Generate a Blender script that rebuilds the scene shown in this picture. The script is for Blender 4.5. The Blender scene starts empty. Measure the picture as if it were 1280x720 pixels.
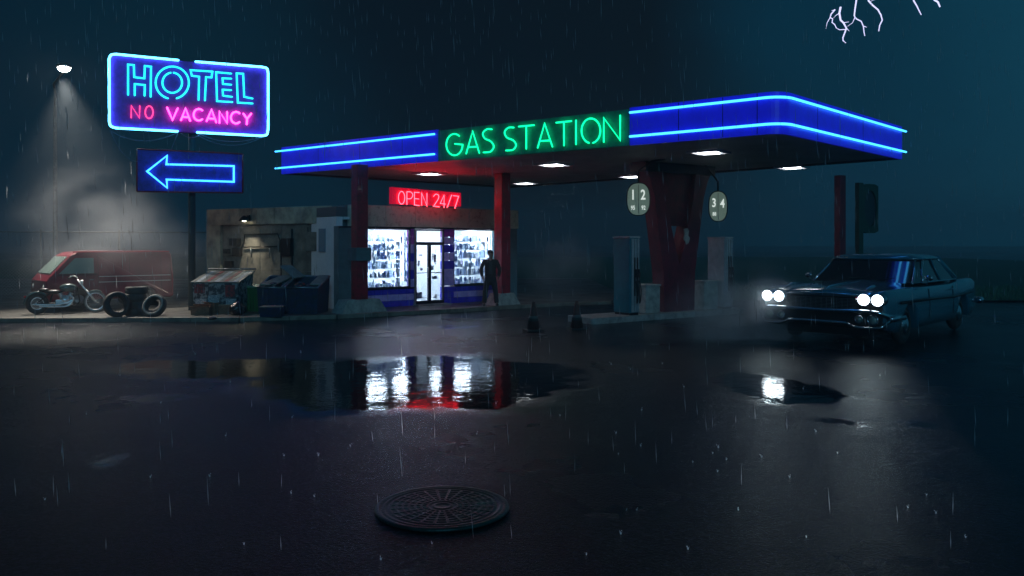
import bpy, bmesh, math, random
from mathutils import Vector, Matrix
random.seed(7)
PI = math.pi
R = math.radians
sc = bpy.context.scene
C = sc.collection
EYE, HOR, F = 2.0, 305.0, 1000.0

# ------------------------------------------------------------------ pixel helpers
def P(px, py, Y):
    return Vector(((px-640)/F*Y, Y, EYE-(py-HOR)/F*Y))
def G(px, py, z=0.0):
    Y = (EYE-z)*F/(py-HOR)
    return Vector(((px-640)/F*Y, Y, z))

# ------------------------------------------------------------------ objects
def tag(o, label=None, cat=None, group=None, kind=None):
    if label: o['label'] = label
    if cat: o['category'] = cat
    if group: o['group'] = group
    if kind: o['kind'] = kind
    return o
def empty(name, loc=(0,0,0), rz=0.0, label=None, cat=None, group=None):
    o = bpy.data.objects.new(name, None); C.objects.link(o)
    o.empty_display_size = .2
    o.location = loc; o.rotation_euler = (0,0,rz)
    return tag(o, label, cat, group)
def copy_tree(o, parent=None):
    c = o.copy(); C.objects.link(c); c.parent = parent
    for ch in list(o.children): copy_tree(ch, c)
    return c

class MB:
    def __init__(s): s.v=[]; s.f=[]; s.sm=[]
    def add(s, vs, fs, smooth=False, M=None):
        n=len(s.v)
        for v in vs:
            v=Vector(v)
            s.v.append(M@v if M else v)
        for f in fs: s.f.append([i+n for i in f]); s.sm.append(smooth)
        return s
    def box(s, c, d, rz=0, M=None, bev=0.0):
        x,y,z=d[0]/2,d[1]/2,d[2]/2
        T=Matrix.Translation(c)@Matrix.Rotation(rz,4,'Z')
        if M: T=M@T
        if bev<=0:
            vs=[(-x,-y,-z),(x,-y,-z),(x,y,-z),(-x,y,-z),(-x,-y,z),(x,-y,z),(x,y,z),(-x,y,z)]
            fs=[(0,3,2,1),(4,5,6,7),(0,1,5,4),(1,2,6,5),(2,3,7,6),(3,0,4,7)]
            return s.add(vs,fs,False,T)
        bm=bmesh.new(); bmesh.ops.create_cube(bm,size=1)
        for v in bm.verts: v.co=Vector((v.co.x*d[0],v.co.y*d[1],v.co.z*d[2]))
        bmesh.ops.bevel(bm,geom=list(bm.edges),offset=bev,segments=2,affect='EDGES',profile=.6)
        bm.verts.ensure_lookup_table()
        s.add([v.co.copy() for v in bm.verts],[[v.index for v in f.verts] for f in bm.faces],False,T)
        bm.free(); return s
    def bb(s, x0,x1,y0,y1,z0,z1, bev=0):
        return s.box(((x0+x1)/2,(y0+y1)/2,(z0+z1)/2),(x1-x0,y1-y0,z1-z0),0,None,bev)
    def prism(s, pts, a, b, axis='y', smooth=False, M=None):
        """polygon pts (2D) extruded between a and b along an axis"""
        def mk(p,t):
            if axis=='y': return (p[0],t,p[1])
            if axis=='z': return (p[0],p[1],t)
            return (t,p[0],p[1])
        n=len(pts)
        vs=[mk(p,a) for p in pts]+[mk(p,b) for p in pts]
        fs=[list(range(n)),list(range(2*n-1,n-1,-1))]
        fs+=[(i,(i+1)%n,n+(i+1)%n,n+i) for i in range(n)]
        return s.add(vs,fs,smooth,M)
    def quad(s,a,b,c,d): return s.add([a,b,c,d],[(0,1,2,3)])
    def tube(s, pts, r, n=8, closed=False, M=None, cap=True):
        pts=[Vector(p) for p in pts]
        k=len(pts); rs=r if isinstance(r,(list,tuple)) else [r]*k
        vs=[];fs=[]
        T=[]
        for i in range(k):
            if closed: t=pts[(i+1)%k]-pts[i-1]
            elif i==0: t=pts[1]-pts[0]
            elif i==k-1: t=pts[-1]-pts[-2]
            else: t=(pts[i+1]-pts[i]).normalized()+(pts[i]-pts[i-1]).normalized()
            if t.length<1e-9: t=Vector((0,0,1))
            T.append(t.normalized())
        u=T[0].orthogonal().normalized()
        for i in range(k):
            u=(u-T[i]*u.dot(T[i]))
            if u.length<1e-6: u=T[i].orthogonal()
            u.normalize(); w=T[i].cross(u)
            for j in range(n):
                a=2*PI*j/n
                vs.append(pts[i]+(u*math.cos(a)+w*math.sin(a))*rs[i])
        for i in range(k if closed else k-1):
            i2=(i+1)%k
            for j in range(n):
                fs.append((i*n+j,i*n+(j+1)%n,i2*n+(j+1)%n,i2*n+j))
        if cap and not closed:
            fs.append(tuple(range(n-1,-1,-1))); fs.append(tuple(range((k-1)*n,k*n)))
        return s.add(vs,fs,True,M)
    def lathe(s, prof, n=24, M=None, smooth=True, sx=1, sy=1):
        """profile of (radius, z) turned round z"""
        vs=[];fs=[];k=len(prof)
        for (r,z) in prof:
            for j in range(n):
                a=2*PI*j/n; vs.append((r*sx*math.cos(a),r*sy*math.sin(a),z))
        for i in range(k-1):
            for j in range(n):
                fs.append((i*n+j,i*n+(j+1)%n,(i+1)*n+(j+1)%n,(i+1)*n+j))
        fs.append(tuple(range(n-1,-1,-1))); fs.append(tuple(range((k-1)*n,k*n)))
        return s.add(vs,fs,smooth,M)
    def torus(s, c, Rr, r, n=32, m=10, M=None, axis='y', sr=1.0):
        vs=[];fs=[]
        for i in range(n):
            a=2*PI*i/n
            for j in range(m):
                b=2*PI*j/m
                q=Rr+r*math.cos(b); h=r*sr*math.sin(b)
                if axis=='y': vs.append((c[0]+q*math.cos(a),c[1]+h,c[2]+q*math.sin(a)))
                else: vs.append((c[0]+q*math.cos(a),c[1]+q*math.sin(a),c[2]+h))
        for i in range(n):
            for j in range(m):
                fs.append((i*m+j,((i+1)%n)*m+j,((i+1)%n)*m+(j+1)%m,i*m+(j+1)%m))
        return s.add(vs,fs,True,M)
    def ball(s, c, r, n=12, sc_=(1,1,1), M=None):
        prof=[(max(1e-4,math.sin(PI*i/n))*1.0,-math.cos(PI*i/n)) for i in range(n+1)]
        T=Matrix.Translation(c)@Matrix.Diagonal((r*sc_[0],r*sc_[1],r*sc_[2],1))
        if M: T=M@T
        return s.lathe(prof,n*2,T)
    def build(s, name, m, parent=None, loc=None, rz=0.0, bevel=0):
        me=bpy.data.meshes.new(name)
        me.from_pydata([tuple(v) for v in s.v],[],s.f)
        me.polygons.foreach_set('use_smooth',s.sm)
        bm=bmesh.new(); bm.from_mesh(me); bmesh.ops.recalc_face_normals(bm,faces=bm.faces); bm.to_mesh(me); bm.free()
        if m: me.materials.append(m)
        me.update()
        o=bpy.data.objects.new(name,me); C.objects.link(o)
        if parent: o.parent=parent
        if loc is not None: o.location=loc; o.rotation_euler=(0,0,rz)
        return o

def neon(mb, pts, r, y, closed=False):
    """planar tube in the local x-z plane with mitred corners"""
    pts=[Vector((p[0],p[1])) for p in pts]
    q=[pts[0]]
    for p in pts[1:]:
        if (p-q[-1]).length>1e-4: q.append(p)
    pts=q; k=len(pts); n=8; vs=[];fs=[]
    def perp(a): return Vector((-a.y,a.x))
    rings=[]
    for i in range(k):
        if closed: d0=(pts[i]-pts[i-1]).normalized(); d1=(pts[(i+1)%k]-pts[i]).normalized()
        else:
            d0=(pts[i]-pts[i-1]).normalized() if i>0 else (pts[1]-pts[0]).normalized()
            d1=(pts[i+1]-pts[i]).normalized() if i<k-1 else d0
        m=perp(d0)+perp(d1)
        m=m.normalized() if m.length>1e-6 else perp(d0)
        m=m*min(1.6,1/max(.3,m.dot(perp(d1))))
        rings.append((pts[i],m,1.0))
    if not closed:
        d=(pts[1]-pts[0]).normalized(); e=(pts[-1]-pts[-2]).normalized()
        rings=[(pts[0]-d*r*.7,rings[0][1],.5)]+rings+[(pts[-1]+e*r*.7,rings[-1][1],.5)]
    for (p,m,s_) in rings:
        for j in range(n):
            a=2*PI*j/n
            o=m*(math.cos(a)*r*s_)
            vs.append((p.x+o.x, y+math.sin(a)*r*s_, p.y+o.y))
    K=len(rings)
    for i in range(K if closed else K-1):
        i2=(i+1)%K
        for j in range(n): fs.append((i*n+j,i*n+(j+1)%n,i2*n+(j+1)%n,i2*n+j))
    if not closed: fs.append(tuple(range(n-1,-1,-1))); fs.append(tuple(range((K-1)*n,K*n)))
    mb.add(vs,fs,True)

def arc(cx,cy,rx,ry,a0,a1,n=20):
    """arc in picture coordinates (y down), angles ccw in degrees"""
    return [(cx+rx*math.cos(R(a0+(a1-a0)*i/n)), cy-ry*math.sin(R(a0+(a1-a0)*i/n))) for i in range(n+1)]
def smooth(pts, n=5):
    q=[pts[0]]+list(pts)+[pts[-1]]; out=[]
    for i in range(1,len(q)-2):
        a,b,c,d=[Vector(t) for t in q[i-1:i+3]]
        for j in range(n):
            t=j/n
            out.append(tuple(.5*((2*b)+(c-a)*t+(2*a-5*b+4*c-d)*t*t+(3*b-a-3*c+d)*t**3)))
    out.append(tuple(pts[-1])); return out

class Plane:
    """vertical plane through two ground points; local x runs A->B, local -y faces the camera"""
    def __init__(s,A,B):
        s.A=Vector((A[0],A[1],0)); s.B=Vector((B[0],B[1],0))
        s.d=(s.B-s.A); s.L=s.d.length; s.d.normalize(); s.rz=math.atan2(s.d.y,s.d.x)
    def Y(s,px):
        k=(px-640)/F
        u=(k*s.A.y-s.A.x)/(s.d.x-k*s.d.y)
        return s.A.y+u*s.d.y, u
    def uz(s,px,py):
        Y,u=s.Y(px)
        return (u, EYE-(py-HOR)/F*Y)

# ------------------------------------------------------------------ materials
MATS={}
def mat(name,col,rough=.5,metal=0,col2=None,scale=4,mixlo=.4,mixhi=.65,bump=0,bscale=30,rough2=None,
        emit=None,es=0,coat=0,trans=0,spec=.5,alpha=1,stretch=None):
    if name in MATS: return MATS[name]
    m=bpy.data.materials.new(name); m.use_nodes=True; MATS[name]=m
    nt=m.node_tree; N=nt.nodes; L=nt.links
    b=N['Principled BSDF']
    b.inputs['Base Color'].default_value=(*col,1); b.inputs['Roughness'].default_value=rough
    b.inputs['Metallic'].default_value=metal
    b.inputs['Specular IOR Level'].default_value=spec
    b.inputs['Coat Weight'].default_value=coat; b.inputs['Coat Roughness'].default_value=.08
    b.inputs['Transmission Weight'].default_value=trans
    b.inputs['Alpha'].default_value=alpha
    if emit:
        b.inputs['Emission Color'].default_value=(*emit,1); b.inputs['Emission Strength'].default_value=es
    tc=N.new('ShaderNodeTexCoord'); vec=tc.outputs['Object']
    if stretch:
        mp=N.new('ShaderNodeMapping'); mp.inputs['Scale'].default_value=stretch
        L.new(vec,mp.inputs['Vector']); vec=mp.outputs['Vector']
    if col2 is not None or rough2 is not None:
        n=N.new('ShaderNodeTexNoise'); n.inputs['Scale'].default_value=scale; n.inputs['Detail'].default_value=6
        n.inputs['Roughness'].default_value=.62
        L.new(vec,n.inputs['Vector'])
        mr=N.new('ShaderNodeMapRange'); mr.inputs['From Min'].default_value=mixlo; mr.inputs['From Max'].default_value=mixhi
        L.new(n.outputs['Fac'],mr.inputs['Value'])
        if col2 is not None:
            mx=N.new('ShaderNodeMix'); mx.data_type='RGBA'
            mx.inputs['A'].default_value=(*col,1); mx.inputs['B'].default_value=(*col2,1)
            L.new(mr.outputs['Result'],mx.inputs['Factor']); L.new(mx.outputs['Result'],b.inputs['Base Color'])
        if rough2 is not None:
            m2=N.new('ShaderNodeMapRange'); m2.inputs['To Min'].default_value=rough; m2.inputs['To Max'].default_value=rough2
            L.new(mr.outputs['Result'],m2.inputs['Value']); L.new(m2.outputs['Result'],b.inputs['Roughness'])
    if bump:
        n2=N.new('ShaderNodeTexNoise'); n2.inputs['Scale'].default_value=bscale; n2.inputs['Detail'].default_value=5
        L.new(vec,n2.inputs['Vector'])
        bp=N.new('ShaderNodeBump'); bp.inputs['Strength'].default_value=bump; bp.inputs['Distance'].default_value=.02
        L.new(n2.outputs['Fac'],bp.inputs['Height']); L.new(bp.outputs['Normal'],b.inputs['Normal'])
    return m
def emis(name,col,s):
    if name in MATS: return MATS[name]
    m=bpy.data.materials.new(name); m.use_nodes=True; MATS[name]=m
    N=m.node_tree.nodes; b=N['Principled BSDF']
    b.inputs['Base Color'].default_value=(*[min(.8,c*.3) for c in col],1); b.inputs['Roughness'].default_value=.3
    b.inputs['Emission Color'].default_value=(*col,1); b.inputs['Emission Strength'].default_value=s
    return m

M={}
M['neon_blue']=emis('neon_blue_gas',(.05,.42,1.0),3.2)
M['neon_ice']=emis('neon_ice_gas',(.09,.58,1.0),6.5)
M['neon_teal']=emis('neon_teal_gas',(.02,.80,.70),2.1)
M['neon_green']=emis('neon_green_gas',(.004,.85,.34),2.2)
M['neon_pink']=emis('neon_pink_gas',(1.0,.06,.35),6.5)
M['neon_pink_dim']=emis('neon_pink_thin_gas',(1.0,.05,.22),2.6)
M['neon_rose']=emis('neon_rose_gas',(1.0,.035,.055),13.0)
M['lamp']=emis('lamp_glass_lit',(1.0,.95,.86),110)
M['headlamp']=emis('headlamp_lit',(.80,.92,1.0),11)
M['canopy_lamp']=emis('canopy_lamp_lit',(.90,.95,1.0),11)
M['window_fill']=emis('window_fill_lit',(.70,.84,1.0),60)  # glow of the fill tubes added inside the shop windows
M['store_lamp']=emis('store_lamp_lit',(.78,.89,1.0),64)
M['wall_lamp']=emis('wall_lamp_lit',(1.0,.92,.7),10)
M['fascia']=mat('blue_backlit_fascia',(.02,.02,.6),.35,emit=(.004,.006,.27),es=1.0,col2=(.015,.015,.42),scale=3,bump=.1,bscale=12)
M['fascia_dark']=mat('dark_letter_board',(.035,.42,.31),.5,col2=(.02,.28,.20),scale=5,bump=.15)
M['hotel_board']=mat('violet_sign_board',(.42,.05,.85),.5,col2=(.28,.035,.62),scale=7,bump=.4,bscale=9)
M['arrow_board']=mat('blue_sign_board',(.08,.05,.7),.5,col2=(.05,.03,.42),scale=7,bump=.3)
M['open_board']=mat('red_backlit_board',(.75,.03,.08),.4,emit=(1.0,.006,.06),es=.40,col2=(.35,.01,.03),scale=9)
M['black_metal']=mat('black_metal',(.02,.022,.025),.4,.6,col2=(.04,.03,.025),scale=6,bump=.1)
M['soffit']=mat('canopy_soffit',(.78,.77,.75),.5,col2=(.58,.56,.54),scale=1.2,mixlo=.35,mixhi=.7)
M['deck']=mat('canopy_deck',(.12,.12,.13),.6,bump=.2)
M['post_paint']=mat('dark_teal_post_paint',(.04,.07,.08),.5)
M['v_paint']=mat('dull_red_column_paint',(.16,.012,.028),.45,col2=(.08,.010,.02),scale=4,mixlo=.42,mixhi=.68,bump=.25,bscale=22,coat=.1)
M['red_paint']=mat('worn_red_paint',(.36,.015,.035),.4,col2=(.12,.02,.02),scale=5,mixlo=.45,mixhi=.7,bump=.25,bscale=22,coat=.2)
M['concrete']=mat('stained_concrete',(.46,.44,.33),.75,col2=(.15,.14,.12),scale=2.2,bump=.35,bscale=18)
M['concrete_dark']=mat('dark_stained_concrete',(.24,.22,.18),.7,col2=(.10,.095,.08),scale=3,bump=.4,bscale=14)
M['concrete_pale']=mat('pale_wet_concrete',(.42,.46,.43),.5,col2=(.22,.25,.24),scale=5,bump=.35,bscale=25)
M['frieze']=mat('green_grey_plaster',(.55,.60,.48),.7,col2=(.25,.28,.20),scale=9,mixlo=.52,mixhi=.7,bump=.3)
M['corner']=mat('blue_grey_render',(.10,.19,.22),.55,col2=(.07,.13,.15),scale=3,bump=.2)
M['tile_blue']=mat('blue_glazed_tile',(.07,.055,.78),.22,col2=(.05,.04,.6),scale=5,bump=.06)
M['tile_lav']=mat('lavender_glazed_tile',(.62,.50,.98),.22,col2=(.40,.32,.85),scale=5,bump=.06)
M['tile_violet']=mat('violet_glazed_tile',(.45,.07,.55),.25,col2=(.3,.05,.42),scale=5)
M['door_frame']=mat('dark_door_metal',(.02,.015,.03),.3,.5)
M['door_alu']=mat('aluminium_frame',(.55,.56,.6),.3,.8)
M['glass']=mat('clear_glass',(.95,.98,1),.02,trans=1.0,spec=.5)
M['white_wall']=mat('white_shop_wall',(.80,.83,.86),.6,col2=(.70,.75,.80),scale=2)
M['shelf']=mat('white_steel_shelf',(.70,.73,.78),.4)
M['dark_glass']=mat('dark_tinted_glass',(.012,.02,.025),.04,coat=.5)
M['chrome']=mat('chrome',(.62,.66,.70),.12,1.0,bump=.03,bscale=8)
M['rubber']=mat('tyre_rubber',(.022,.022,.024),.65,col2=(.05,.048,.045),scale=8,bump=.3,bscale=40)
M['rubber_old']=mat('dusty_old_rubber',(.07,.068,.065),.75,col2=(.03,.03,.03),scale=6,bump=.4,bscale=40)
M['whitewall']=mat('whitewall_rubber',(.38,.38,.36),.6,col2=(.2,.2,.19),scale=10)
M['bike_chrome']=mat('bright_bike_chrome',(.85,.86,.88),.34,1.0)
M['galv']=mat('galvanised_steel',(.30,.32,.33),.4,.8,col2=(.18,.19,.2),scale=12)
M['van']=mat('faded_red_van_paint',(.22,.014,.032),.4,col2=(.15,.014,.028),scale=2,coat=.3)
M['van_dark']=mat('dark_maroon_paint',(.09,.012,.018),.4)
M['white_trim']=mat('white_trim',(.6,.6,.58),.4)
M['pale_glass']=mat('pale_misted_glass',(.22,.30,.27),.15,coat=.3)
M['green_bin']=mat('green_bin_plastic',(.03,.16,.03),.45,col2=(.02,.09,.02),scale=5,bump=.15,stretch=(6,6,.6))
M['blue_bin']=mat('navy_bin_steel',(.035,.05,.12),.4,.2,col2=(.05,.045,.05),scale=6,bump=.25)
M['bin_lid']=mat('weathered_grey_lid',(.23,.23,.20),.5,col2=(.13,.13,.12),scale=6,bump=.2)
M['card']=mat('wet_cardboard',(.30,.16,.10),.8,col2=(.18,.09,.06),scale=7,bump=.3)
M['card_pale']=mat('pale_cardboard',(.52,.33,.24),.8,col2=(.38,.22,.15),scale=7,bump=.2)
M['bag']=mat('black_bin_liner',(.012,.012,.014),.25,bump=.9,bscale=12)
M['pump_teal']=mat('teal_pump_enamel',(.015,.20,.26),.3,col2=(.012,.15,.20),scale=4,coat=.3)
M['pump_pale']=mat('pale_pump_enamel',(.40,.45,.47),.35,col2=(.28,.32,.34),scale=5,coat=.2)
M['pump_dark']=mat('dark_pump_rubber',(.015,.018,.02),.4)
M['disc']=mat('green_grey_lamp_disc',(.16,.22,.19),.4,emit=(.10,.15,.125),es=.75,col2=(.10,.15,.13),scale=8)
M['disc_text']=emis('white_numeral_lit',(.85,.95,.9),.8)
M['car']=mat('blue_green_car_paint',(.02,.17,.24),.22,coat=1.0,col2=(.018,.15,.21),scale=2,bump=.02)
M['car_dark']=mat('car_dark_trim',(.012,.015,.018),.4)
M['green_sign']=mat('green_sign_enamel',(.008,.07,.05),.4,col2=(.007,.05,.035),scale=4)
M['cone']=mat('dull_red_cone',(.13,.04,.035),.6,col2=(.06,.03,.025),scale=12)
M['cone_white']=mat('cone_grey_band',(.09,.10,.10),.6)
M['iron']=mat('wet_cast_iron',(.012,.075,.072),.32,.4,col2=(.012,.035,.033),scale=8,bump=.3,bscale=50)
M['skin']=mat('skin',(.30,.17,.12),.5)
M['jacket']=mat('brown_grey_jacket',(.045,.036,.034),.8,col2=(.025,.022,.022),scale=8,bump=.4,bscale=40)
M['trousers']=mat('dark_grey_trousers',(.028,.028,.032),.8,bump=.4,bscale=50)
M['shirt']=mat('grey_shirt',(.07,.07,.07),.8,bump=.3)
M['hair']=mat('dark_hair',(.015,.012,.01),.6)
M['leather']=mat('black_leather',(.02,.018,.017),.4,bump=.3)
M['tank']=mat('tank_grey_green_paint',(.10,.14,.13),.25,coat=.6)
M['bolt']=emis('lightning_plasma',(.66,.66,1.0),1.5)
# ------------------------------------------------------------------ special materials
def thin_glass():
    m=bpy.data.materials.new('shop_window_glass'); m.use_nodes=True
    N=m.node_tree.nodes; L=m.node_tree.links; N.clear()
    o=N.new('ShaderNodeOutputMaterial'); t=N.new('ShaderNodeBsdfTransparent'); g=N.new('ShaderNodeBsdfGlossy')
    g.inputs['Roughness'].default_value=.03; t.inputs['Color'].default_value=(.90,.95,1,1)
    fr=N.new('ShaderNodeFresnel'); fr.inputs['IOR'].default_value=1.4
    mx=N.new('ShaderNodeMixShader'); L.new(fr.outputs[0],mx.inputs[0]); L.new(t.outputs[0],mx.inputs[1]); L.new(g.outputs[0],mx.inputs[2])
    L.new(mx.outputs[0],o.inputs['Surface']); return m
M['pane']=thin_glass()

def asphalt():
    m=bpy.data.materials.new('wet_asphalt'); m.use_nodes=True
    nt=m.node_tree; N=nt.nodes; L=nt.links; b=N['Principled BSDF']
    tc=N.new('ShaderNodeTexCoord'); pos=tc.outputs['Object']
    def noise(sc_,det=5,rough=.6,vec=pos):
        n=N.new('ShaderNodeTexNoise'); n.inputs['Scale'].default_value=sc_; n.inputs['Detail'].default_value=det
        n.inputs['Roughness'].default_value=rough; L.new(vec,n.inputs['Vector']); return n
    def math_(op,a,c=None,clamp=False):
        n=N.new('ShaderNodeMath'); n.operation=op; n.use_clamp=clamp
        for i,x in enumerate((a,c)):
            if x is None: continue
            if isinstance(x,(int,float)): n.inputs[i].default_value=x
            else: L.new(x,n.inputs[i])
        return n.outputs[0]
    def rng(v,a,c,lo=0,hi=1):
        n=N.new('ShaderNodeMapRange'); n.inputs['From Min'].default_value=a; n.inputs['From Max'].default_value=c
        n.inputs['To Min'].default_value=lo; n.inputs['To Max'].default_value=hi; L.new(v,n.inputs['Value']); return n.outputs['Result']
    # distorted coordinates give the puddles ragged shores
    dn=noise(.55,6,.65)
    sub=N.new('ShaderNodeVectorMath'); sub.operation='SUBTRACT'; L.new(dn.outputs['Color'],sub.inputs[0]); sub.inputs[1].default_value=(.5,.5,.5)
    scl=N.new('ShaderNodeVectorMath'); scl.operation='MULTIPLY'; L.new(sub.outputs[0],scl.inputs[0]); scl.inputs[1].default_value=(2.4,3.0,0)
    add=N.new('ShaderNodeVectorMath'); add.operation='ADD'; L.new(pos,add.inputs[0]); L.new(scl.outputs[0],add.inputs[1])
    mask=None
    for (x,y,rx,ry) in PUDDLES:
        mp=N.new('ShaderNodeMapping'); mp.vector_type='POINT'
        mp.inputs['Location'].default_value=(-x/rx,-y/ry,0); mp.inputs['Scale'].default_value=(1/rx,1/ry,0)
        L.new(add.outputs[0],mp.inputs['Vector'])
        ln=N.new('ShaderNodeVectorMath'); ln.operation='LENGTH'; L.new(mp.outputs[0],ln.inputs[0])
        v=rng(ln.outputs['Value'],1.06,.80)
        mask=v if mask is None else math_('MAXIMUM',mask,v)
    small=rng(noise(.35,7,.7).outputs['Fac'],.60,.64)
    mask=math_('MAXIMUM',mask,math_('MULTIPLY',small,.9),True)
    patch=rng(noise(.22,5,.6).outputs['Fac'],.38,.62)
    # aggregate
    ag=N.new('ShaderNodeTexVoronoi'); ag.inputs['Scale'].default_value=42; L.new(pos,ag.inputs['Vector'])
    fine=noise(140,3,.7)
    c1=N.new('ShaderNodeMix'); c1.data_type='RGBA'; c1.inputs['A'].default_value=(.003,.004,.007,1); c1.inputs['B'].default_value=(.018,.022,.042,1)
    spx=N.new('ShaderNodeSeparateColor'); L.new(ag.outputs['Color'],spx.inputs[0]); L.new(rng(spx.outputs[0],.55,1.0),c1.inputs['Factor'])
    c2=N.new('ShaderNodeMix'); c2.data_type='RGBA'; L.new(c1.outputs['Result'],c2.inputs['A']); c2.inputs['B'].default_value=(.006,.007,.009,1)
    L.new(mask,c2.inputs['Factor']); L.new(c2.outputs['Result'],b.inputs['Base Color'])
    dry=rng(patch,0,1,.13,.31)
    rr=N.new('ShaderNodeMix'); rr.data_type='FLOAT'; L.new(mask,rr.inputs['Factor']); L.new(dry,rr.inputs['A']); rr.inputs['B'].default_value=.035
    L.new(rr.outputs['Result'],b.inputs['Roughness'])
    b.inputs['IOR'].default_value=1.34; b.inputs['Specular IOR Level'].default_value=.22
    inv=math_('SUBTRACT',1,mask)
    h=math_('ADD',math_('MULTIPLY',ag.outputs['Distance'],.8),math_('MULTIPLY',fine.outputs['Fac'],.6))
    b1=N.new('ShaderNodeBump'); b1.inputs['Distance'].default_value=.010; L.new(h,b1.inputs['Height'])
    L.new(math_('MULTIPLY',inv,.75),b1.inputs['Strength'])
    rip=noise(3.0,4,.6); 
    b2=N.new('ShaderNodeBump'); b2.inputs['Distance'].default_value=.012; b2.inputs['Strength'].default_value=.45
    L.new(rip.outputs['Fac'],b2.inputs['Height']); L.new(b1.outputs['Normal'],b2.inputs['Normal'])
    L.new(b2.outputs['Normal'],b.inputs['Normal'])
    return m
PUDDLES=[(-1.3,11.9,2.7,2.75),(3.55,11.2,1.0,1.3),(-4.6,12.9,2.0,1.3)]
M['asphalt']=asphalt()
M['apron']=mat('wet_concrete_apron',(.13,.12,.105),.30,col2=(.07,.066,.06),scale=.9,mixlo=.35,mixhi=.7,rough2=.6,bump=.35,bscale=9)
M['kerb']=mat('pale_kerb_stone',(.42,.42,.40),.45,col2=(.22,.22,.21),scale=5,bump=.3)
M['verge']=mat('wet_grass_ground',(.025,.13,.08),.7,col2=(.015,.07,.045),scale=3,bump=.5)
M['grass']=mat('dark_grass_blades',(.03,.16,.09),.5)

# ------------------------------------------------------------------ ground
g=MB().quad((-500,-60,0),(500,-60,0),(500,700,0),(-500,700,0)).build('ground',M['asphalt']); tag(g,kind='structure')
edge=[(-320,408),(0,402.5),(120,402),(300,401.5),(420,398),(470,395.5),(560,390.5),(650,385),(700,382),(762,380)]
pts=[G(a,b)[:2] for a,b in edge]
poly=[(-60,22)]+[tuple(p) for p in pts]+[(4.2,29),(4.2,44),(-60,44)]
poly[0]=(-60,pts[0][1]+1)
ap=MB().prism(poly,-.05,.1,'z').build('pavement',M['apron']); tag(ap,kind='structure')
kb=MB()
for i in range(len(pts)-1):
    a=Vector((*pts[i],0)); b=Vector((*pts[i+1],0)); d=(b-a); L_=d.length; n=max(1,int(L_/1.0)); d.normalize()
    rz=math.atan2(d.y,d.x)
    for k in range(n):
        c=a+d*(L_*(k+.5)/n)+Vector((-d.y,d.x,0))*(-.06)
        kb.box((c.x,c.y,.052),(L_/n-.012,.14,.115),rz,None,.012)
kb=kb.build('kerb',M['concrete_dark']); tag(kb,kind='structure')
vg=MB().quad((4.25,27.5,.06),(60,27.5,.06),(60,46,.06),(4.25,46,.06))
vg.quad((-60,44.1,.06),(60,46.05,.06),(60,120,.06),(-60,120,.06))
vg=vg.build('grass_ground',M['verge']); tag(vg,kind='structure')
gr=MB(); rg=random.Random(3)
for i in range(9000):
    x=rg.uniform(4.4,22); y=27.6+ (rg.random()**1.6)*8; h=rg.uniform(.08,.28); a=rg.uniform(0,PI); w=.012
    lx,ly=rg.uniform(-.08,.08),rg.uniform(-.08,.08)
    gr.add([(x-w*math.cos(a),y-w*math.sin(a),.05),(x+w*math.cos(a),y+w*math.sin(a),.05),(x+lx,y+ly,.05+h)],[(0,1,2)])
gr=gr.build('grass',M['grass']); tag(gr,'dark wet grass growing on the verge beyond the forecourt','grass',kind='stuff')

# ------------------------------------------------------------------ the shop
A=Vector((-4.27,23.6,0)); Bp=Plane(A,(-.53,26.9,0))
sh=empty('convenience_store',(A.x,A.y,.1),Bp.rz,'low grey concrete shop with two brightly lit windows and blue tiled base','shop building')
def U(px,py=300):
    u,z=Bp.uz(px,py); return u
def UZ(px,py):
    u,z=Bp.uz(px,py); return u,z-.1
uW0,uW1=U(458.5),U(513.5); uD0,uD1=U(521),U(554); uV1=U(567.5); uE0,uE1=U(620.5),U(647)
ZT=3.05; ZF0=2.42; ZSILL=.57
uL=U(437)-.35
th=.22
# base wall tiles by course, left and right of the door
courses=[(0,.18,'tile_blue'),(.18,.37,'tile_lav'),(.37,.53,'tile_blue')]
for (a,b) in ((uW0-.02,uD0-.10),(uV1,uE0+.02)):
    for i,(z0,z1,mm) in enumerate(courses):
        t=MB()
        n=max(1,round((b-a)/.3)); w=(b-a)/n
        for k in range(n): t.bb(a+k*w+.004,a+(k+1)*w-.004,0,th,z0+.003,z1-.003,.006)
        t.build('tiled_base',M[mm],sh)
    MB().bb(a,b,-.03,th,.532,.57,.006).build('window_sill',M['door_frame'],sh)
# pilasters either side of the door
zs=[.53,.82,1.10,1.36,1.62,1.88,2.12,2.42]
for (a,b,sq) in ((uW1,uD0-.10,['tile_lav','tile_blue','tile_lav','tile_blue','tile_lav','tile_violet','tile_violet']),(uD1+.04,uV1,['tile_lav','tile_lav','tile_blue','tile_lav','tile_blue','tile_lav','tile_violet'])):
    for i in range(7):
        t=MB()
        for k in range(2):
            w=(b-a)/2
            t.bb(a+k*w+.003,a+(k+1)*w-.003,.002,th,zs[i]+.043 if i==0 else zs[i]+.003,zs[i+1]-.003,.005)
        t.build('tiled_pilaster',M[sq[i]],sh)
t=MB()
for i,(z0,z1,mm) in enumerate(courses): t.bb(uD1+.04,uV1-.004,.002,th,z0+.003,z1-.003,.005)
t.build('tiled_pilaster',M['tile_blue'],sh)
# two small notices on the right pilaster
nt_=MB()
for px in (558,563.5):
    u,z=UZ(px,320.5); nt_.bb(u-.045,u+.045,-.012,0,z-.08,z+.08)
nt_.build('notice',M['tile_lav'],sh)
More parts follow.
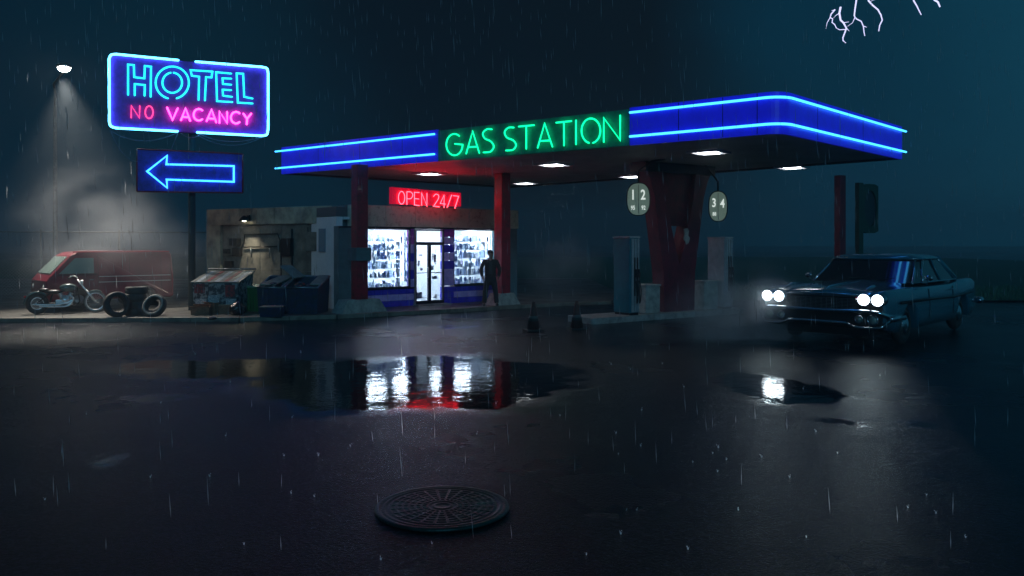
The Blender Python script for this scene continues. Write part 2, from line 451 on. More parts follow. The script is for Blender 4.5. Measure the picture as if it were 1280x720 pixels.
# frieze band
fz=MB(); n=6; a,b=uW0-.45,uE1
for k in range(n):
    w=(b-a)/n; fz.bb(a+k*w+.004,a+(k+1)*w-.004,-.05,.35,ZF0,ZT,.01)
fz.build('frieze',M['frieze'],sh)
fr2=MB().bb(uL,uE0,-.02,.06,2.37,2.417); fr2.build('lintel',M['door_frame'],sh)
# end piers
MB().bb(uL,uW0-.02,0,.3,0,ZF0,.01).build('corner_pier',M['corner'],sh)
MB().bb(uE0+.02,uE1,.02,5.8,0,ZF0+.1,.01).build('side_wall',M['corner'],sh)
MB().bb(uE0+.02,uE1+.01,.352,5.8,ZF0+.1,ZT,.01).build('wall_cap',M['corner'],sh)
# windows
def note(n,c,c2,sc_):
    m=mat(n,c,.6,col2=c2,scale=sc_,mixlo=.47,mixhi=.53); b=m.node_tree.nodes['Principled BSDF']
    b.inputs['Subsurface Weight'].default_value=0; N=m.node_tree.nodes; L=m.node_tree.links
    t=N.new('ShaderNodeBsdfTranslucent'); mx=N.new('ShaderNodeMixShader'); mx.inputs[0].default_value=.6
    src=b.inputs['Base Color'].links[0].from_socket; L.new(src,t.inputs['Color'])
    o=[n_ for n_ in N if n_.type=='OUTPUT_MATERIAL'][0]
    L.new(b.outputs[0],mx.inputs[1]); L.new(t.outputs[0],mx.inputs[2]); L.new(mx.outputs[0],o.inputs['Surface']); return m
notes=[note('white_blue_notice',(.75,.82,.95),(.25,.40,.75),22),note('pale_notice',(.8,.84,.9),(.55,.65,.85),18),note('blue_notice',(.30,.45,.80),(.12,.2,.5),20),note('grey_notice',(.30,.34,.45),(.62,.68,.8),24),note('dark_notice',(.12,.16,.34),(.45,.55,.8),20),note('ice_notice',(.7,.85,.95),(.4,.6,.85),20)]
for (a,b) in ((uW0,uW1),(uV1,uE0)):
    f=MB(); fw=.035
    f.bb(a,b,.02,.09,.572,.572+fw); f.bb(a,b,.02,.09,2.37-fw,2.368)
    f.bb(a,a+fw,.02,.09,.572+fw,2.37-fw); f.bb(b-fw,b,.02,.09,.572+fw,2.37-fw)
    w=f.build('window',M['door_frame'],sh)
    MB().bb(a+fw,b-fw,.05,.058,.572+fw,2.37-fw).build('pane',M['pane'],w)
    rq=random.Random(int(a*100)); cells=[(i,j) for i in range(9) for j in range(7)]; rq.shuffle(cells)
    for (i,j) in cells[:34]:
        cw=(b-a-2*fw)/9; ch=.215
        x=a+fw+cw*(i+.5)+rq.uniform(-.02,.02); z=.66+ch*(j+.5)*.99+rq.uniform(-.03,.03); w_=rq.uniform(.05,.13)*.9; h_=rq.uniform(.06,.18)
        if x+w_/2>b-fw or x-w_/2<a+fw: continue
        MB().bb(x-w_/2,x+w_/2,.0595,.062,z-h_/2,z+h_/2).build('window_notice',rq.choice(notes),w)
# door: transom light above two leaves
d=MB(); z1=2.36; uM=U(537.5)
d.bb(uD0-.10,uD0-.045,-.02,.1,.02,z1)
d.build('door_jamb',M['door_alu'],sh)
dr=MB()
dr.bb(uD0-.045,uD0,.0,.09,.03,z1); dr.bb(uD1,uD1+.04,.0,.09,.03,z1); dr.bb(uD0,uD1,.0,.09,z1-.05,z1)
dr.bb(uD0,uD1,.0,.09,1.86,1.96); dr.bb(uD0,uD1,.0,.09,.03,.13); dr.bb(uM-.045,uM+.045,.0,.09,.13,1.86)
dr.bb(uD0,uM-.045,.02,.07,.985,1.01); dr.bb(uM+.045,uD1,.02,.07,.985,1.01)
do=dr.build('door',M['door_frame'],sh)
for (a,b,z0,zz) in ((uD0,uM-.045,.13,.985),(uD0,uM-.045,1.01,1.86),(uM+.045,uD1,.13,.985),(uM+.045,uD1,1.01,1.86),(uD0,uD1,1.96,z1-.05)):
    MB().bb(a,b,.04,.048,z0,zz).build('pane',M['pane'],do)
hd=MB().tube([(uM-.085,-.0,.85),(uM-.085,-.05,.87),(uM-.085,-.05,1.15),(uM-.085,-.0,1.17)],.012); hd.build('handle',M['door_alu'],do)
MB().bb(uD0-.15,uD1+.1,-.35,.0,0,.03,.008).build('door_step',M['concrete_pale'],sh)
# stickers on the door glass
rs=random.Random(11)
stm=mat('grey_blue_sticker',(.10,.10,.22),.5,col2=(.45,.45,.6),scale=14,mixlo=.45,mixhi=.5)
for (cx,cz,w,h) in ((uD0+.10,1.30,.10,.16),(uD0+.17,1.55,.12,.06),(uD0+.12,.30,.2,.2),(uM+.13,1.5,.05,.2),(uM+.22,1.45,.09,.26),(uM+.12,1.15,.1,.14),(uM+.2,.84,.2,.1),(uM+.25,.25,.07,.12),(uD0+.20,1.12,.1,.09)):
    MB().bb(cx-w/2,cx+w/2,.034,.038,cz-h/2,cz+h/2).build('door_sticker',stm,do)
# shell: floor, ceiling, back and inner walls, roof
MB().bb(uL+.3,uE0,.225,5.5,-.02,.03).build('shop_floor',mat('shop_floor_tile',(.5,.52,.55),.25),sh)
MB().bb(uL+.3,uE0,.225,5.5,2.62,2.7).build('shop_ceiling',M['white_wall'],sh)
MB().bb(uL+.3,uE0,2.5,2.7,.0,2.7).build('back_wall',M['white_wall'],sh)
MB().bb(uL+.1,uL+.3,.32,5.5,.0,2.7).build('inner_wall',M['white_wall'],sh)
MB().bb(uE0+.002,uE0+.017,.225,2.5,.03,2.62).build('inner_wall',M['white_wall'],sh)
MB().bb(uW0-.3,uW0-.28,.33,2.5,.03,2.62).build('inner_wall',M['white_wall'],sh)
MB().bb(uL+.1,uE1-.1,.36,5.7,2.72,ZT-.06).build('roof',M['deck'],sh)
# side wall of the shop, running back to the left
A2=G(437,389.8,.1); 
W=Plane((-9.95+.25,27.0-.0,0),(A2.x,A2.y,0))   # A = far left end, B = street corner
W=Plane(P(258,300,26.8),(A.x-.66,A.y-.42+.42,0))
def wz(px,py): u,z=W.uz(px,py); return u,z-.1
sw=empty('frame_tmp')
bpy.data.objects.remove(sw)
T=Matrix.Translation((W.A.x,W.A.y,.1))@Matrix.Rotation(W.rz,4,'Z')
Ti=(Matrix.Translation((A.x,A.y,.1))@Matrix.Rotation(Bp.rz,4,'Z')).inverted()@T
def wall(mb,name,m,parent=sh):
    mb.v=[Ti@v for v in mb.v]; return mb.build(name,m,parent)
Lw=W.L; u1=wz(275,300)[0]; uc=wz(415,300)[0]
zr=wz(350,280)[1]
wb=MB(); n=7
for k in range(n):
    a=k*(uc)/n; b=(k+1)*uc/n; wb.bb(a+.004,b-.004,-.0,.3,zr,ZT+.0,.012)
wall(wb,'wall_cap',M['concrete'])
wall(MB().bb(uc+.004,Lw-.004,-.02,.3,ZF0,ZT+.0,.012),'wall_cap',M['corner'])
wall(MB().bb(uc,Lw,.0,.3,0,ZF0-.005,.01),'corner_pier',M['corner'])
wall(MB().bb(0,u1,.0,.3,0,zr-.005,.01),'edge_pier',M['concrete'])
wp=MB(); k0=[u1,wz(298,300)[0],wz(322,300)[0],wz(349,300)[0],wz(378,300)[0],uc]
for i in range(5):
    for (z0,z1) in ((0,1.05),(1.055,zr-.01)):
        wp.bb(k0[i]+.005,k0[i+1]-.005,.10,.3,z0,z1,.008)
wall(wp,'panel_wall',M['concrete_dark'])
wall(MB().bb(0,.3,.32,5.5,0,ZT-.1),'end_wall',M['concrete_dark'])
wall(MB().prism([(.3,.32),(Lw-.4,.32),(Lw-1.0,4.5),(.3,4.5)],ZT-.3,ZT-.12,'z'),'roof',M['deck'])
# wall fittings
def wbox(px0,px1,py0,py1,d,name,m,y1=.1):
    a,za=wz(px0,py0); b,zb=wz(px1,py1)
    return wall(MB().bb(a,b,y1-d,y1+.01,zb,za,.01),name,m)
wbox(288,298,298,307,.16,'junction_box',M['black_metal']); wbox(279,285,311,317,.12,'junction_box',M['black_metal'])
wbox(291,300,310,320,.14,'junction_box',M['black_metal']); wbox(281,289,326,334,.12,'junction_box',M['black_metal'])
wbox(404,412,286,315,.30,'meter_cabinet',mat('blue_grey_enamel',(.22,.27,.33),.4)); wbox(352,364,298,320,.14,'junction_box',M['black_metal'])
wbox(384,404,290,314,.10,'vent_panel',M['concrete_dark'])
def wtube(pp,r,name,m):
    q=[]
    for (px,py) in pp:
        u,z=wz(px,py); q.append((u,.06,z))
    return wall(MB().tube(q,r,6),name,m)
wtube([(283,320),(296,318),(303,303),(304,293),(345,292),(348,300),(348,315)],.022,'conduit',M['black_metal'])
wtube([(303,309),(344,308)],.02,'conduit',M['black_metal']); wtube([(312,310),(312,322)],.016,'conduit',M['galv']); wtube([(335,310),(335,322)],.016,'conduit',M['galv'])
wtube([(349,300),(350,385)],.02,'conduit',M['black_metal']); wtube([(363,286),(363,335),(358,350)],.03,'conduit',M['black_metal']); wtube([(383,284),(383,310),(406,316)],.018,'conduit',M['black_metal'])
u,z=wz(432,329); wall(MB().ball((u,-.04,z),.06,8),'door_bell',M['white_trim'])
# wall lamp on the cap over the bins
u,z=wz(312,276)
wl=empty('wall_lamp',T@Vector((u,-.02,z)),W.rz,'small dark bulkhead lamp shining down the concrete side wall','wall lamp')
MB().box((0,-.02,.08),(.12,.05,.2),0,None,.01).build('bracket',M['black_metal'],wl)
MB().lathe([(.03,.16),(.10,.10),(.17,.0),(.165,-.01),(.09,.085)],20,Matrix.Translation((0,-.2,-.0))).build('shade',M['black_metal'],wl)
MB().ball((0,-.2,.01),.075,8,(1,1,.6)).build('bulb',M['wall_lamp'],wl)
# box on the left pier
# ------------------------------------------------------------------ shop fittings and goods
def lamp_strip(u,v,L_,rz,label):
    t=empty('fluorescent_light',T0@Vector((u,v,2.56)),Bp.rz+rz,label,'ceiling light','fluorescent lights on the shop ceiling')
    MB().bb(-L_/2,L_/2,-.16,.16,0,.05,.01).build('housing',M['shelf'],t)
    MB().bb(-L_/2+.03,L_/2-.03,-.13,.13,-.035,-.002,.01).build('tube',M['store_lamp'],t)
T0=Matrix.Translation((A.x,A.y,.1))@Matrix.Rotation(Bp.rz,4,'Z')
wins=((uW0,uW1,'left'),(uV1,uE0,'right'))
for (a,b,nm) in wins:
    lamp_strip((a+b)/2,.36,(b-a)-.15,0,'long fluorescent light just inside the %s shop window'%nm)
    lamp_strip((a+b)/2,1.35,(b-a)-.15,0,'long fluorescent light deep in the shop behind the %s window'%nm)
for (a,b,nm) in wins:
    for x,sd in ((a+.05,'left'),(b-.05,'right')):
        t=empty('window_fill_light',T0@Vector((x,.275,.75)),Bp.rz,'slim added upright fill light at the %s edge inside the %s shop window'%(sd,nm),'fill light','added upright fill lights inside the shop windows')  # added tubes that brighten the fronts of the shelf goods
        MB().bb(-.03,.03,-.02,.01,0,1.5,.005).build('housing',M['shelf'],t)
        MB().bb(-.024,.024,.012,.035,.03,1.47,.005).build('tube',M['window_fill'],t)
lamp_strip((uD0+uD1)/2,1.3,1.3,PI/2,'long fluorescent light over the aisle behind the shop door')
goods_m=[mat('goods_white',(.82,.84,.90),.4),mat('goods_pale_blue',(.45,.58,.85),.4),mat('goods_grey_blue',(.34,.44,.62),.4),mat('goods_ice',(.68,.80,.92),.3),mat('goods_dark_blue',(.16,.24,.55),.4),mat('goods_lilac',(.55,.50,.75),.4)]
for q_ in range(2): goods_m+= [goods_m[0],goods_m[1],goods_m[3]]
def proto_goods():
    out=[]
    out.append(('carton',MB().bb(-.05,.05,-.05,.05,0,.2,.004)))
    out.append(('bottle',MB().lathe([(.035,0),(.038,.02),(.038,.14),(.014,.2),(.013,.25),(.001,.25)],10)))
    out.append(('tin',MB().lathe([(.042,0),(.042,.12),(.038,.125),(.001,.125)],12)))
    out.append(('jar',MB().lathe([(.04,0),(.045,.03),(.045,.11),(.03,.13),(.034,.135),(.034,.165),(.001,.165)],12)))
    out.append(('packet',MB().prism([(-.07,0),(.07,0),(.062,.03),(.068,.21),(-.068,.21),(-.062,.03)],-.025,.025)))
    return out
rgd=random.Random(5); first={}
protos=proto_goods()
tiers=[.50,.84,1.12,1.40,1.68,1.96]
tn=['lowest','second lowest','third lowest','third highest','second highest','top']
for (a,b,nm) in wins:
    for col in range(1):
        s=empty('shelf_unit',T0@Vector(((a+b)/2,.64,.03)),Bp.rz,'white steel shelving loaded with goods behind the %s shop window'%nm,'shelving')
        Lh=(b-a)/2-.04
        MB().bb(-Lh,Lh,.12,.14,0,.26).build('kick_panel',M['shelf'],s)
        for x in (-Lh,Lh): MB().bb(x-.012,x+.012,-.13,.12,0,1.97).build('upright',M['shelf'],s)
        for z in tiers: MB().bb(-Lh+.013,Lh-.013,-.13,.12,z-.018,z).build('shelf',M['shelf'],s)
        for ti,z in enumerate(tiers):
            x=-Lh+.09
            while x<Lh-.08:
                kind,mbp=protos[rgd.randrange(5)]; mm=goods_m[rgd.randrange(len(goods_m))]
                key=(kind,mm.name)
                if key not in first:
                    o=mbp.build(kind,mm); first[key]=o.data
                else:
                    o=bpy.data.objects.new(kind,first[key]); C.objects.link(o)
                s_=rgd.uniform(.85,1.15)
                o.location=T0@Vector(((a+b)/2+x,.64+rgd.uniform(-.08,.02),.03+z)); o.rotation_euler=(0,0,Bp.rz+rgd.uniform(-.3,.3)); o.scale=(s_,s_,s_*rgd.uniform(.9,1.1))
                tag(o,'%s %s on the %s shelf behind the %s shop window'%(mm.name.replace('goods_','').replace('_',' '),kind,tn[ti],nm),kind,'goods on the shelves behind the %s window'%nm)
                x+=rgd.uniform(.082,.118)

# ------------------------------------------------------------------ neon letters helper
def neon_part(name,parent,pl,org,paths,m,r,y,closed=False):
    mb=MB()
    for p in paths:
        q=[]
        for (px,py) in p:
            u,z=pl.uz(px,py); q.append((u-org[0],z-org[1]))
        neon(mb,q,r,y,closed)
    return mb.build(name,m,parent)
def scaler(ox,oy,s): return lambda pth:[(ox+x/s,oy+y/s) for x,y in pth]

# OPEN 24/7
q=scaler(420,210,3.788)
Op=Plane(Bp.A+Vector((.1,-.24,0)),Bp.B+Vector((.1,-.24,0)))
bx=[(266,90),(592,118),(592,195),(266,178)]
uu=[Op.uz(*p) for p in q(bx)]
os_=empty('open_sign',(Op.A.x,Op.A.y,0),Op.rz,'glowing red box sign reading OPEN 24/7 on the shop roof edge','sign')
poly=[(a,z) for a,z in uu]
poly[2]=(poly[2][0],3.2); poly[3]=(poly[3][0],3.2)
MB().prism(poly,.0,.16).build('sign_box',M['open_board'],os_)
let=[[arc(308,141,15,30,0,360)[:-1]],
 [smooth([(333,173),(333,150),(333,113)],1)+smooth([(333,113),(352,114),(361,128),(352,145),(333,145)])],
 [[(392,117),(369,115),(369,175),(392,178)],[(369,145),(390,147)]],
 [[(403,177),(403,118),(428,181),(428,120)]],
 [smooth([(459,135),(470,124),(483,130),(481,148),(459,181)])+[(487,184)]],
 [[(509,187),(509,128),(491,168),(516,171)]],
 [[(524,187),(545,128)]],
 [[(552,131),(578,134),(560,190)]]]
for k,l in enumerate(let): neon_part('neon_letter',os_,Op,(0,0),[q(p) for p in l],M['neon_rose'],.012,-.03,k==0)

# ------------------------------------------------------------------ hotel sign
HP=Plane(P(135,100,22),P(337,100,23.2))
hs=empty('hotel_sign',(HP.A.x,HP.A.y,0),HP.rz,'tall neon HOTEL NO VACANCY sign with blue border and arrow board below','sign')
q=scaler(120,55,5.54)
bd=[HP.uz(*p) for p in q([(570,112),(130,70),(100,80),(90,105),(92,545),(104,572),(130,582),(565,605),(700,612),(1155,638),(1180,628),(1192,600),(1192,200),(1184,172),(1160,160),(690,122)])]
MB().prism(bd,.06,.30).build('sign_board',M['hotel_board'],hs)
neon_part('neon_border',hs,HP,(0,0),[q(smooth([(570,112),(350,91),(140,70)],1)+smooth([(140,70),(105,76),(90,105),(90,120)])+smooth([(90,120),(92,535)],1)+smooth([(92,535),(102,568),(140,582)])+[(565,605)])],M['neon_ice'],.032,.0)
neon_part('neon_border',hs,HP,(0,0),[q([(690,122)]+smooth([(1150,159),(1184,170),(1192,205)])+smooth([(1192,205),(1192,590)],1)+smooth([(1192,590),(1182,628),(1145,636)])+[(700,612)])],M['neon_ice'],.032,.0)
hotel=[[[(222,352),(222,142),(262,146),(265,230),(335,238),(338,152),(381,157),(378,366)],[(268,356),(268,277),(338,284),(336,359)]],
 [arc(528,268,115,112,-108,251,44)[0:],arc(528,268,68,70,100,440,32)[1:]],
 [[(710,388),(714,226),(664,220),(655,181),(806,191),(800,232),(762,229),(754,391)]],
 [[(945,402),(838,396),(832,195),(937,205)],[(937,240),(876,237),(879,277),(937,282)],[(937,320),(877,316),(879,358),(942,366)]],
 [[(1085,412),(982,406),(974,203),(1019,206),(1026,366),(1085,378)]]]
# gap at the bottom of the outer O ring, at the top of the inner one
hotel[1][0]=arc(528,268,115,112,-75,255,44); hotel[1][1]=arc(528,268,68,70,98,442,32)
for l in hotel: neon_part('neon_letter',hs,HP,(0,0),[q(p) for p in l],M['neon_teal'],.026,.0)
no=[[[(243,510),(243,425),(300,512),(302,428)]],[arc(367,472,27,43,0,360,26)]]
for l in no: neon_part('neon_letter',hs,HP,(0,0),[q(p) for p in l],M['neon_pink_dim'],.016,.02)
vac=[[[(492,440),(530,526),(566,445)]],[[(588,528),(620,446),(652,532)],[(600,505),(640,507)]],[arc(712,490,36,40,48,312,18)],
 [[(766,534),(800,455),(832,542)],[(778,515),(820,518)]],[[(855,546),(855,467),(908,548),(908,470)]],[arc(970,510,36,40,48,312,18)],[[(1020,482),(1046,518),(1075,482)],[(1046,518),(1044,556)]]]
for l in vac: neon_part('neon_letter',hs,HP,(0,0),[q(p) for p in l],M['neon_pink'],.025,.0)
q4=scaler(140,175,3.2)
ab=[HP.uz(*p) for p in q4([(98,35),(522,55),(522,210),(98,205)])]
MB().prism(ab,.08,.24).build('arrow_board',M['arrow_board'],hs)
neon_part('neon_arrow',hs,HP,(0,0),[q4([(140,125),(220,62),(217,97),(487,104),(487,167),(218,158),(221,192)])],M['neon_blue'],.026,.02,True)
fr=MB()
for k in range(4):
    a=ab[k]; b=ab[(k+1)%4]; fr.tube([(a[0],.09,a[1]),(b[0],.09,b[1])],.025,6)
fr.build('board_frame',M['red_paint'],hs)
cab=MB()
def cable(p0,p1,sag,n=14):
    a=HP.uz(*p0); b=HP.uz(*p1); out=[]
    for i in range(n+1):
        t=i/n; out.append((a[0]+(b[0]-a[0])*t,.05-.12*math.sin(PI*t),a[1]+(b[1]-a[1])*t-sag*4*t*(1-t)))
    cab.tube(out,.008,5)
cable((137,163),(222,165),.28); cable((138,164),(172,202),.22); cable((222,166),(214,186),.05); cable((246,168),(330,170),.3); cable((250,168),(334,168),.22); cable((226,166),(250,168),.12)
cable((330,168),(336,130),.1)
cab.build('cable',mat('grey_cable',(.2,.2,.3),.4),hs)
u0,_=HP.uz(238,300)
MB().tube([(u0,.42,0),(u0,.42,7.1)],.10,14).build('post',M['post_paint'],hs)
for z in (6.9,5.5,4.6,3.8): MB().bb(u0-.3,u0+.3,.245 if z<5 else .305,.5,z-.05,z+.05).build('bracket',M['black_metal'],hs)

# ------------------------------------------------------------------ canopy
ZB,ZTOP=4.17,5.0
FL=P(354,300,24.9); FR=P(975,300,15.7); BR=P(1124,300,20.5); BL=P(636,300,31.0)
for v in (FL,FR,BR,BL): v.z=0
cp=empty('fuel_canopy',(0,0,0),0,'long flat blue canopy with glowing neon edge lines and GAS STATION letters','canopy')
def rounded(corner,a,b,r,n=8):
    d0=(a-corner).normalized(); d1=(b-corner).normalized(); half=d0.angle(d1)/2; t=r/math.tan(half)
    p0=corner+d0*t; p1=corner+d1*t; c=corner+(d0+d1).normalized()*(r/math.sin(half))
    out=[]
    for i in range(n+1):
        v=(p0-c).lerp(p1-c,i/n).normalized()*r; out.append(c+v)
    return out
crn=rounded(FR,FL,BR,.32)
foot=[FL]+crn+[BR,BL]
MB().prism([(p.x,p.y) for p in foot],4.32,4.9,'z').build('deck',M['deck'],cp)
cen=(FL+FR+BR+BL)/4
ins=[p+(cen-p).normalized()*.12 for p in foot]
MB().prism([(p.x,p.y) for p in ins],4.22,4.315,'z').build('soffit',M['soffit'],cp)
# fascia: panels that follow the outline
FPl=Plane(FL,FR); SPl=Plane(FR,BR)
def strip(path,z0,z1,t,name,m):
    mb=MB(); n=len(path); nr=[]
    for i in range(n):
        a=path[max(0,i-1)]; b=path[min(n-1,i+1)]; d=(b-a).normalized(); nr.append(Vector((d.y,-d.x,0)))
    for i in range(n-1):
        a,b=path[i],path[i+1]; na,nb=nr[i]*t,nr[i+1]*t
        q_=[a,b,b+nb,a+na]
        vs=[(p.x,p.y,z0) for p in q_]+[(p.x,p.y,z1) for p in q_]
        mb.add(vs,[(0,3,2,1),(4,5,6,7),(2,3,7,6)]+([(0,4,7,3)] if i==0 else [])+([(1,2,6,5)] if i==n-2 else [])+[(0,1,5,4)])
    return mb.build(name,m,cp)
def on(pl,px,off=0): Y,u=pl.Y(px); return pl.A+pl.d*u
pA=on(FPl,549); pB=on(FPl,789)
strip([FL,pA],ZB,ZTOP,.07,'fascia_panel',M['fascia'])
strip([pA+FPl.d*.01,pB-FPl.d*.01],ZB,ZTOP-.03,.05,'letter_board',M['fascia_dark'])
strip([pB]+crn+[BR],ZB,ZTOP,.07,'fascia_panel',M['fascia'])
strip([BR+Vector((.02,.02,0)),BL],ZB,ZTOP,.06,'fascia_panel',M['deck'])
strip([BL,FL+Vector((0,.02,0))],ZB,ZTOP,.06,'fascia_panel',M['deck'])
nF=Vector((FPl.d.y,-FPl.d.x,0)); nS_=Vector((SPl.d.y,-SPl.d.x,0))
def along(pl,px,nn,name,dz0,dz1,w,d,m,prnt=None):
    p=on(pl,px)+nn*(.07+d/2)
    return MB().box((p.x,p.y,(dz0+dz1)/2),(w,d,dz1-dz0),pl.rz).build(name,m,cp)
joint_m=mat('fascia_joint_dark_seam',(.01,.01,.06),.5)  # thin dark strips laid over the fascia as panel seams
for px in (400,452,505,850,905,948): along(FPl,px,nF,'panel_joint',ZB+.01,ZTOP-.01,.014,.003,joint_m)
for px in (1018,1075): along(SPl,px,nS_,'panel_joint',ZB+.01,ZTOP-.01,.014,.003,joint_m)
for px in (375,426,478,530,812,870,925):
    for z in (4.355,4.88): along(FPl,px,nF,'tube_clip',z-.018,z+.018,.02,.034,M['shelf'])
for px in (998,1045,1100):
    for z in (4.355,4.88): along(SPl,px,nS_,'tube_clip',z-.018,z+.018,.02,.034,M['shelf'])
nS=Vector((SPl.d.y,-SPl.d.x,0))
def off(path,t):
    n=len(path); out=[]
    for i in range(n):
        a=path[max(0,i-1)]; b=path[min(n-1,i+1)]; d=(b-a).normalized(); out.append(path[i]+Vector((d.y,-d.x,0))*t)
    return out
for z in (4.355,4.88):
    mb=MB(); pth=off([FL-FPl.d*.22,pA-FPl.d*.05],.13); mb.tube([(p.x,p.y,z) for p in pth],.026,8); mb.build('neon_line',M['neon_blue'],cp)
    mb=MB(); pth=off([pB+FPl.d*.03]+crn+[BR+SPl.d*.10],.13); mb.tube([(p.x,p.y,z) for p in pth],.026,8); mb.build('neon_line',M['neon_blue'],cp)
q=scaler(540,130,4.923)
GP=Plane(FL+nF*.12,FR+nF*.12)
gas=[[arc(138,250,50,66,52,360,22)+[(140,245)]],[[(210,306),(250,168),(291,302)],[(224,266),(279,262)]],[smooth([(368,156),(338,155),(313,180),(325,212),(362,230),(380,262),(360,293),(316,298)])],
 [smooth([(503,145),(470,146),(447,172),(460,206),(500,224),(517,254),(497,282),(454,286)])],[[(533,139),(628,130)],[(580,136),(580,276)]],[[(650,270),(693,120),(741,263)],[(664,228),(729,224)]],
 [[(764,115),(858,105)],[(812,110),(812,256)]],[[(886,100),(886,248)]],[arc(978,165,58,76,-78,258,36)],[[(1057,234),(1057,86),(1158,223),(1158,70)]]]
gl=empty('gt'); bpy.data.objects.remove(gl)
Tg=Matrix.Translation(GP.A)@Matrix.Rotation(GP.rz,4,'Z')
for l in gas:
    mb=MB()
    for p in l:
        neon(mb,[GP.uz(*t) for t in q(p)],.021,0)
    mb.v=[Tg@v for v in mb.v]; mb.build('neon_letter',M['neon_green'],cp)
# ceiling lights
names=['nearest the shop','under the green lettering','over the parking bays by the shop','at the front right of the canopy','toward the back right of the canopy','half hidden behind the red column']
for (px,py),nm in zip([(537,216),(692,204.5),(656,228),(886,189),(990,208),(790,219.5)],names):
    Y=(4.22-EYE)*F/(HOR-py)
    l=empty('canopy_light',((px-640)/F*Y,Y,4.215),FPl.rz,'square recessed white light in the canopy soffit '+nm,'ceiling light','lights in the canopy soffit')
    f=MB()
    for (x,y,w,h) in ((0,-.36,.8,.08),(0,.36,.8,.08),(-.36,0,.08,.64),(.36,0,.08,.64)): f.bb(x-w/2,x+w/2,y-h/2,y+h/2,-.05,.0)
    f.build('frame',M['shelf'],l)
    MB().bb(-.20,.20,-.20,.20,-.055,-.004,.012).build('diffuser',M['canopy_lamp'],l)
# columns by the shop
def col(px,py,w,name_y=None):
    g_=G(px,py,.1); return g_
for (px0,px1,py) in ((440,459,390),(619,637,380.5)):
    a=G((px0+px1)/2,py,.1); w=(px1-px0)/F*a.y/1.25
    o=MB().box((a.x,a.y,(4.21+.1)/2),(w,w,4.11),Bp.rz,None,.015).build('column',M['red_paint'],cp)
    # sloped concrete foot
    h=.36; f=MB()
    e0=.72 if px0<500 else .5
    vs=[(-e0,-.3,0),(e0,-.3,0),(e0,.3,0),(-e0,.3,0),(-e0+.2,-.24,h),(e0-.22,-.24,h),(e0-.22,.24,h),(-e0+.2,.24,h)]
    f.add(vs,[(0,3,2,1),(4,5,6,7),(0,1,5,4),(1,2,6,5),(2,3,7,6),(3,0,4,7)],False,Matrix.Translation((a.x,a.y,.1))@Matrix.Rotation(Bp.rz,4,'Z'))
    f.build('column_foot',M['concrete_pale'],o)
    if px0<500:
        MB().box((a.x,a.y-.02,1.62+.1),(w+.14,w+.14,.36),Bp.rz,None,.01).build('switch_box',M['corner'],o)
# ------------------------------------------------------------------ pump island
IP=Plane(G(750,405),G(925,392)); irz=IP.rz
Tis=Matrix.Translation((IP.A.x,IP.A.y,0))@Matrix.Rotation(irz,4,'Z')
isl=empty('pump_island',(IP.A.x,IP.A.y,0),irz,'long raised pale concrete island carrying the fuel pumps and red column','kerb island')
L_=IP.L
def rrect(x0,x1,y0,y1,r,n=5):
    o=[]
    for (cx,cy,a) in ((x1-r,y1-r,0),(x0+r,y1-r,90),(x0+r,y0+r,180),(x1-r,y0+r,270)):
        o+= [(cx+r*math.cos(R(a+90*i/n)),cy+r*math.sin(R(a+90*i/n))) for i in range(n+1)]
    return o
for (a,b) in ((-.25,L_*.36),(L_*.365,L_*.66),(L_*.665,L_+.25)):
    MB().prism(rrect(a,b,-.02,1.05,.12),0,.15,'z').build('kerb_block',M['kerb'],isl)
def iu(px,back=.5):
    pl=Plane(Tis@Vector((0,back,0)),Tis@Vector((L_,back,0))); Y,u=pl.Y(px); return u
# V column, part of the canopy
uc_=iu(844); back=.55
Tc=Tis@Matrix.Translation((uc_,back,0))
cb,ct=.58,1.12
vm=MB(); zt=4.21; zn0,zn1=1.75,2.25
outer=[(-cb,.15),(cb,.15),(cb+.03,1.2),(ct*.86,3.3),(ct,3.75),(ct+.25,zt),(-ct-.25,zt),(-ct,3.75),(-ct*.86,3.3),(-cb-.03,1.2)]
y0,y1=-.22,.22
# arms: left and right flanges, stem, recessed web above the notch
for s in (-1,1):
    arm=[(s*cb,.15),(s*(cb+.03),1.2),(s*ct*.86,3.3),(s*ct,3.75),(s*(ct+.25),zt),(s*(ct-.45),zt),(s*(ct*.86-.42),3.2),(s*.07,1.62),(0,1.42),(0,.15)]
    vm.prism(arm,y0,y1)
vm.v=[Tc@v for v in vm.v]
vc=vm.build('column',M['v_paint'],cp)
wbm=MB().prism([(-.33,2.5),(.33,2.5),(ct*.86-.41,3.2),(ct-.44,zt-.01),(-ct+.44,zt-.01),(-ct*.86+.41,3.2)],-.10,.10); wbm.v=[Tc@v for v in wbm.v]; wbm.build('web_plate',mat('dark_red_paint',(.16,.015,.025),.45,col2=(.07,.012,.015),scale=5,bump=.3),vc)
bm_=MB().bb(-1.35,1.35,-.3,.3,3.95,4.2); bm_.v=[Tc@v for v in bm_.v]; bm_.build('cross_beam',M['black_metal'],vc)
gs=MB()
rr_=random.Random(4)
gs.prism([(.17,2.42),(.30,2.44),(.36,2.36),(.33,2.24),(.40,2.16),(.34,2.02),(.25,1.98),(.21,2.08),(.16,2.14),(.20,2.26)],-.226,-.19)
gs.v=[Tc@v for v in gs.v]; gs.build('peeling_patch',M['concrete_pale'],vc)
# red second post of the canopy, far right
a=P(1050,300,24.5)
MB().box((a.x,a.y,2.05),(.24,.24,4.1),.4,None,.02).build('shaft',M['v_paint'],empty('red_post',(0,0,0),0,'slim faded red steel post standing behind the parked car','post'))

